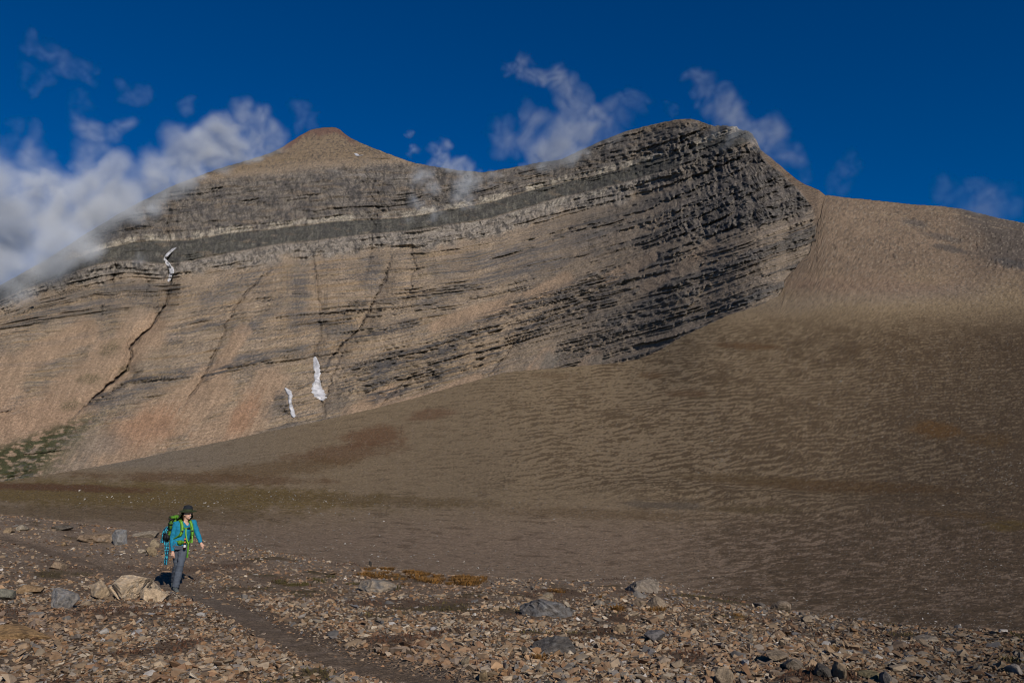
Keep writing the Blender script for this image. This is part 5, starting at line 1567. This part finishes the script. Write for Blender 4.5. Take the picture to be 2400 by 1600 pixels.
def cloud_group(name, lo, hi, res, mat, scale, contrast, cut, streak, seed, soft):
    g = bpy.data.node_groups.new(name, 'GeometryNodeTree')
    g.interface.new_socket("Geometry", in_out='INPUT', socket_type='NodeSocketGeometry')
    g.interface.new_socket("Geometry", in_out='OUTPUT', socket_type='NodeSocketGeometry')
    N, L = g.nodes.new, g.links.new
    gi, go = N("NodeGroupInput"), N("NodeGroupOutput")
    pos = N("GeometryNodeInputPosition")
    def math_(op, a, b=None, c=None):
        n = N("ShaderNodeMath"); n.operation = op
        for i, x in enumerate((a, b, c)):
            if x is None:
                continue
            if isinstance(x, (int, float)):
                n.inputs[i].default_value = x
            else:
                L(x, n.inputs[i])
        return n.outputs[0]
    # warp
    wn_ = N("ShaderNodeTexNoise"); wn_.inputs["Scale"].default_value = scale * .8; wn_.inputs["Detail"].default_value = 5
    L(pos.outputs[0], wn_.inputs["Vector"])
    wsub = N("ShaderNodeVectorMath"); wsub.operation = 'SUBTRACT'; wsub.inputs[1].default_value = (.5, .5, .5)
    L(wn_.outputs["Color"], wsub.inputs[0])
    wsc = N("ShaderNodeVectorMath"); wsc.operation = 'SCALE'; wsc.inputs["Scale"].default_value = 1.25 / scale
    L(wsub.outputs[0], wsc.inputs[0])
    wad = N("ShaderNodeVectorMath"); wad.operation = 'ADD'
    L(pos.outputs[0], wad.inputs[0]); L(wsc.outputs[0], wad.inputs[1])
    near = N("GeometryNodeSampleNearest"); near.domain = 'POINT'
    L(gi.outputs[0], near.inputs["Geometry"]); L(wad.outputs[0], near.inputs["Sample Position"])
    def samp(dtype, src):
        s = N("GeometryNodeSampleIndex"); s.data_type = dtype; s.domain = 'POINT'
        L(gi.outputs[0], s.inputs["Geometry"]); L(near.outputs[0], s.inputs["Index"])
        L(src, s.inputs["Value"])
        return s.outputs[0]
    na = N("GeometryNodeInputNamedAttribute"); na.data_type = 'FLOAT'; na.inputs["Name"].default_value = "rad"
    nb = N("GeometryNodeInputNamedAttribute"); nb.data_type = 'FLOAT'; nb.inputs["Name"].default_value = "den"
    pp = N("GeometryNodeInputPosition")
    rad = samp('FLOAT', na.outputs[0]); den = samp('FLOAT', nb.outputs[0]); cp = samp('FLOAT_VECTOR', pp.outputs[0])
    dv = N("ShaderNodeVectorMath"); dv.operation = 'DISTANCE'
    L(wad.outputs[0], dv.inputs[0]); L(cp, dv.inputs[1])
    base = math_('SUBTRACT', 1.0, math_('DIVIDE', dv.outputs["Value"], rad))
    # wispy detail, drawn out along the wind
    mp = N("ShaderNodeVectorRotate"); mp.rotation_type = 'Y_AXIS'; mp.inputs["Angle"].default_value = streak
    L(wad.outputs[0], mp.inputs["Vector"])
    ms = N("ShaderNodeVectorMath"); ms.operation = 'MULTIPLY'; ms.inputs[1].default_value = (0.36, 0.8, 1.6)
    L(mp.outputs[0], ms.inputs[0])
    nz = N("ShaderNodeTexNoise"); nz.inputs["Scale"].default_value = scale; nz.inputs["Detail"].default_value = 8; nz.inputs["Roughness"].default_value = .62
    L(ms.outputs[0], nz.inputs["Vector"])
    f = math_('ADD', math_('MULTIPLY', base, soft), math_('MULTIPLY', math_('SUBTRACT', nz.outputs["Fac"], .5), contrast))
    f = math_('SUBTRACT', f, cut)
    f = math_('MINIMUM', math_('MAXIMUM', f, 0.0), 1.0)
    edge = math_('MINIMUM', math_('MAXIMUM', math_('MULTIPLY', math_('ADD', base, .55), 2.2), 0.0), 1.0)
    f = math_('MULTIPLY', math_('MULTIPLY', math_('POWER', f, 1.9), edge), den)
    vc = N("GeometryNodeVolumeCube")
    L(f, vc.inputs["Density"])
    vc.inputs["Min"].default_value = lo; vc.inputs["Max"].default_value = hi
    for k_, r_ in zip("XYZ", res):
        vc.inputs["Resolution " + k_].default_value = int(r_)
    sm = N("GeometryNodeSetMaterial"); sm.inputs["Material"].default_value = mat
    L(vc.outputs[0], sm.inputs["Geometry"]); L(sm.outputs[0], go.inputs[0])
    return g

def cloud(label, D_, blobs, dens, seed, scale=1 / 60.0, contrast=1.6, cut=.05, streak=.6, thick=.7, voxel=3.2, soft=1.0, tilt=0.0):
    """blobs: (u, v, radius, strength) seen at distance D_ (tilt: metres deeper per unit risen)"""
    r_ = np.random.RandomState(seed)
    P, Rd, Dn = [], [], []
    for b in blobs:
        u_, v_, q, st = b[:4]
        Dm = D_mountain(min(u_, 1900), v_) if D_ is None else D_
        Dd = Dm - .55 * q * Dm / FOC - (b[4] if len(b) > 4 else 0)
        c = at(u_, v_, Dd)
        rm = q * Dd / FOC
        n_ = 16
        for k in range(n_):
            o = r_.normal(0, .5, 3) * rm if k else np.zeros(3)
            o[1] *= thick
            P.append(c + o); Rd.append(rm * r_.uniform(.75, 1.15)); Dn.append(st * r_.uniform(.7, 1.2))
    P = np.array(P); Rd = np.array(Rd)
    org = P.mean(0)
    Q = P - org
    me = bpy.data.meshes.new("cloud")
    me.vertices.add(len(Q)); me.vertices.foreach_set("co", Q.astype(np.float32).ravel())
    a = me.attributes.new("rad", 'FLOAT', 'POINT'); a.data.foreach_set("value", Rd.astype(np.float32))
    a = me.attributes.new("den", 'FLOAT', 'POINT'); a.data.foreach_set("value", np.array(Dn, np.float32))
    lo = (Q - Rd[:, None] * 1.5).min(0); hi = (Q + Rd[:, None] * 1.5).max(0)
    res = np.clip((hi - lo) / voxel, 16, 340)
    mat = cloud_material("cloud_vapour", dens)
    MATS["cloud_%d" % seed] = mat
    o = link("cloud", me, None, None, label=label, kind="stuff")
    me.materials.append(mat)
    o.location = org
    md = o.modifiers.new("vapour", 'NODES')
    md.node_group = cloud_group("cloud_%d" % seed, tuple(lo), tuple(hi), res, mat, scale, contrast, cut, streak, seed, soft)
    return o

def DM(u_, v_):
    return D_mountain(u_, v_)
cloud("big white cloud bank pouring over the shoulder of the cone peak", None, [
    (-160, 600, 130, 1.0), (-60, 600, 105, 1.1), (20, 610, 75, 1.1), (-40, 510, 110, 1.0), (60, 540, 90, 1.1), (70, 450, 70, .85), (140, 500, 80, 1.1), (170, 430, 62, .9), (230, 480, 66, 1.1),
    (260, 410, 56, .9), (320, 445, 56, 1.1), (360, 390, 50, .9), (410, 420, 42, 1.0), (440, 360, 48, .9), (500, 385, 36, .9), (520, 330, 46, .9), (570, 355, 34, .9), (585, 310, 40, .8), (625, 340, 24, .7),
    (190, 300, 34, .35), (270, 310, 26, .32), (540, 262, 30, .45), (600, 270, 26, .4), (215, 340, 36, .5), (90, 380, 40, .4), (20, 420, 36, .35), (690, 270, 24, .16), (430, 250, 24, .12), (330, 600, 14, .5)],
    0.027, 1, scale=1 / 75.0, contrast=1.5, cut=.0, streak=.5, voxel=3.2)
cloud("plume shaped cloud rising from the saddle beside the broad summit", None, [
    (1172, 148, 15, .30), (1200, 160, 20, .45), (1235, 178, 24, .55), (1275, 190, 28, .6), (1310, 215, 32, .6), (1335, 250, 36, .6), (1340, 290, 42, .65), (1310, 320, 46, .7), (1270, 340, 42, .75), (1250, 365, 30, .8), (1300, 365, 30, .7), (1225, 300, 40, .35), (1170, 330, 40, .25),
    (1400, 280, 40, .28), (1450, 250, 32, .22), (1470, 235, 22, .2), (1410, 310, 30, .3), (1160, 280, 26, .12), (1210, 385, 18, .6), (1345, 350, 24, .55)],
    0.026, 2, scale=1 / 70.0, contrast=1.5, cut=.04, streak=.9, voxel=3.2)
cloud("thin cloud streaming off the broad summit crag", None, [
    (1600, 180, 20, .35), (1625, 205, 24, .45), (1650, 240, 30, .5), (1680, 270, 30, .5), (1700, 300, 24, .55), (1735, 300, 24, .45), (1770, 310, 30, .45), (1800, 335, 30, .4), (1820, 375, 28, .35), (1650, 300, 20, .4), (1600, 290, 16, .25), (1720, 335, 20, .7), (1690, 315, 16, .55), (1740, 345, 14, .6), (1545, 250, 14, .15), (1845, 400, 18, .2)],
    0.027, 3, scale=1 / 55.0, contrast=1.5, cut=.03, streak=.9, voxel=3.2)
cloud("torn cloud scraps drifting through the saddle below the cone peak", None, [
    (935, 310, 9, .25), (950, 345, 14, .25), (1005, 345, 18, .4), (1000, 375, 20, .5), (1040, 385, 22, .5), (965, 405, 24, .55), (990, 435, 20, .45), (1075, 420, 28, .65), (1110, 415, 22, .6), (1060, 450, 26, .55), (960, 470, 20, .4), (945, 510, 16, .3), (1135, 405, 14, .4), (1080, 470, 20, .35), (1000, 500, 18, .2)],
    0.06, 4, scale=1 / 42.0, contrast=1.6, cut=.05, streak=.9, voxel=3.2)
cloud("faint rosy cloud wisp over the tan shoulder crest", 1500, [
    (1935, 395, 24, .16), (1955, 375, 18, .13), (1915, 415, 18, .12), (1945, 430, 16, .1)], 0.022, 5, scale=1 / 45.0, contrast=1.3, streak=.4, voxel=3.2)
cloud("soft lilac cloud resting on the dark end of the shoulder", 1150, [
    (2165, 435, 24, .16), (2235, 440, 28, .24), (2275, 455, 34, .30), (2260, 490, 34, .34), (2300, 480, 30, .24), (2225, 480, 28, .26), (2310, 430, 24, .12)], 0.026, 6, scale=1 / 45.0, contrast=1.3, streak=.4, voxel=3.2)
cloud("high ragged cloud wisps far above the cloud bank", 1500, [
    (75, 100, 20, .22), (105, 125, 24, .26), (140, 145, 26, .28), (180, 155, 24, .28), (205, 175, 20, .24), (100, 180, 22, .2), (60, 165, 18, .14), (290, 212, 20, .26), (325, 218, 20, .22), (85, 205, 16, .2), (190, 235, 22, .12), (40, 285, 20, .14), (15, 330, 20, .16), (80, 290, 18, .12)],
    0.015, 7, scale=1 / 45.0, contrast=1.9, cut=.08, streak=.8, voxel=3.2)
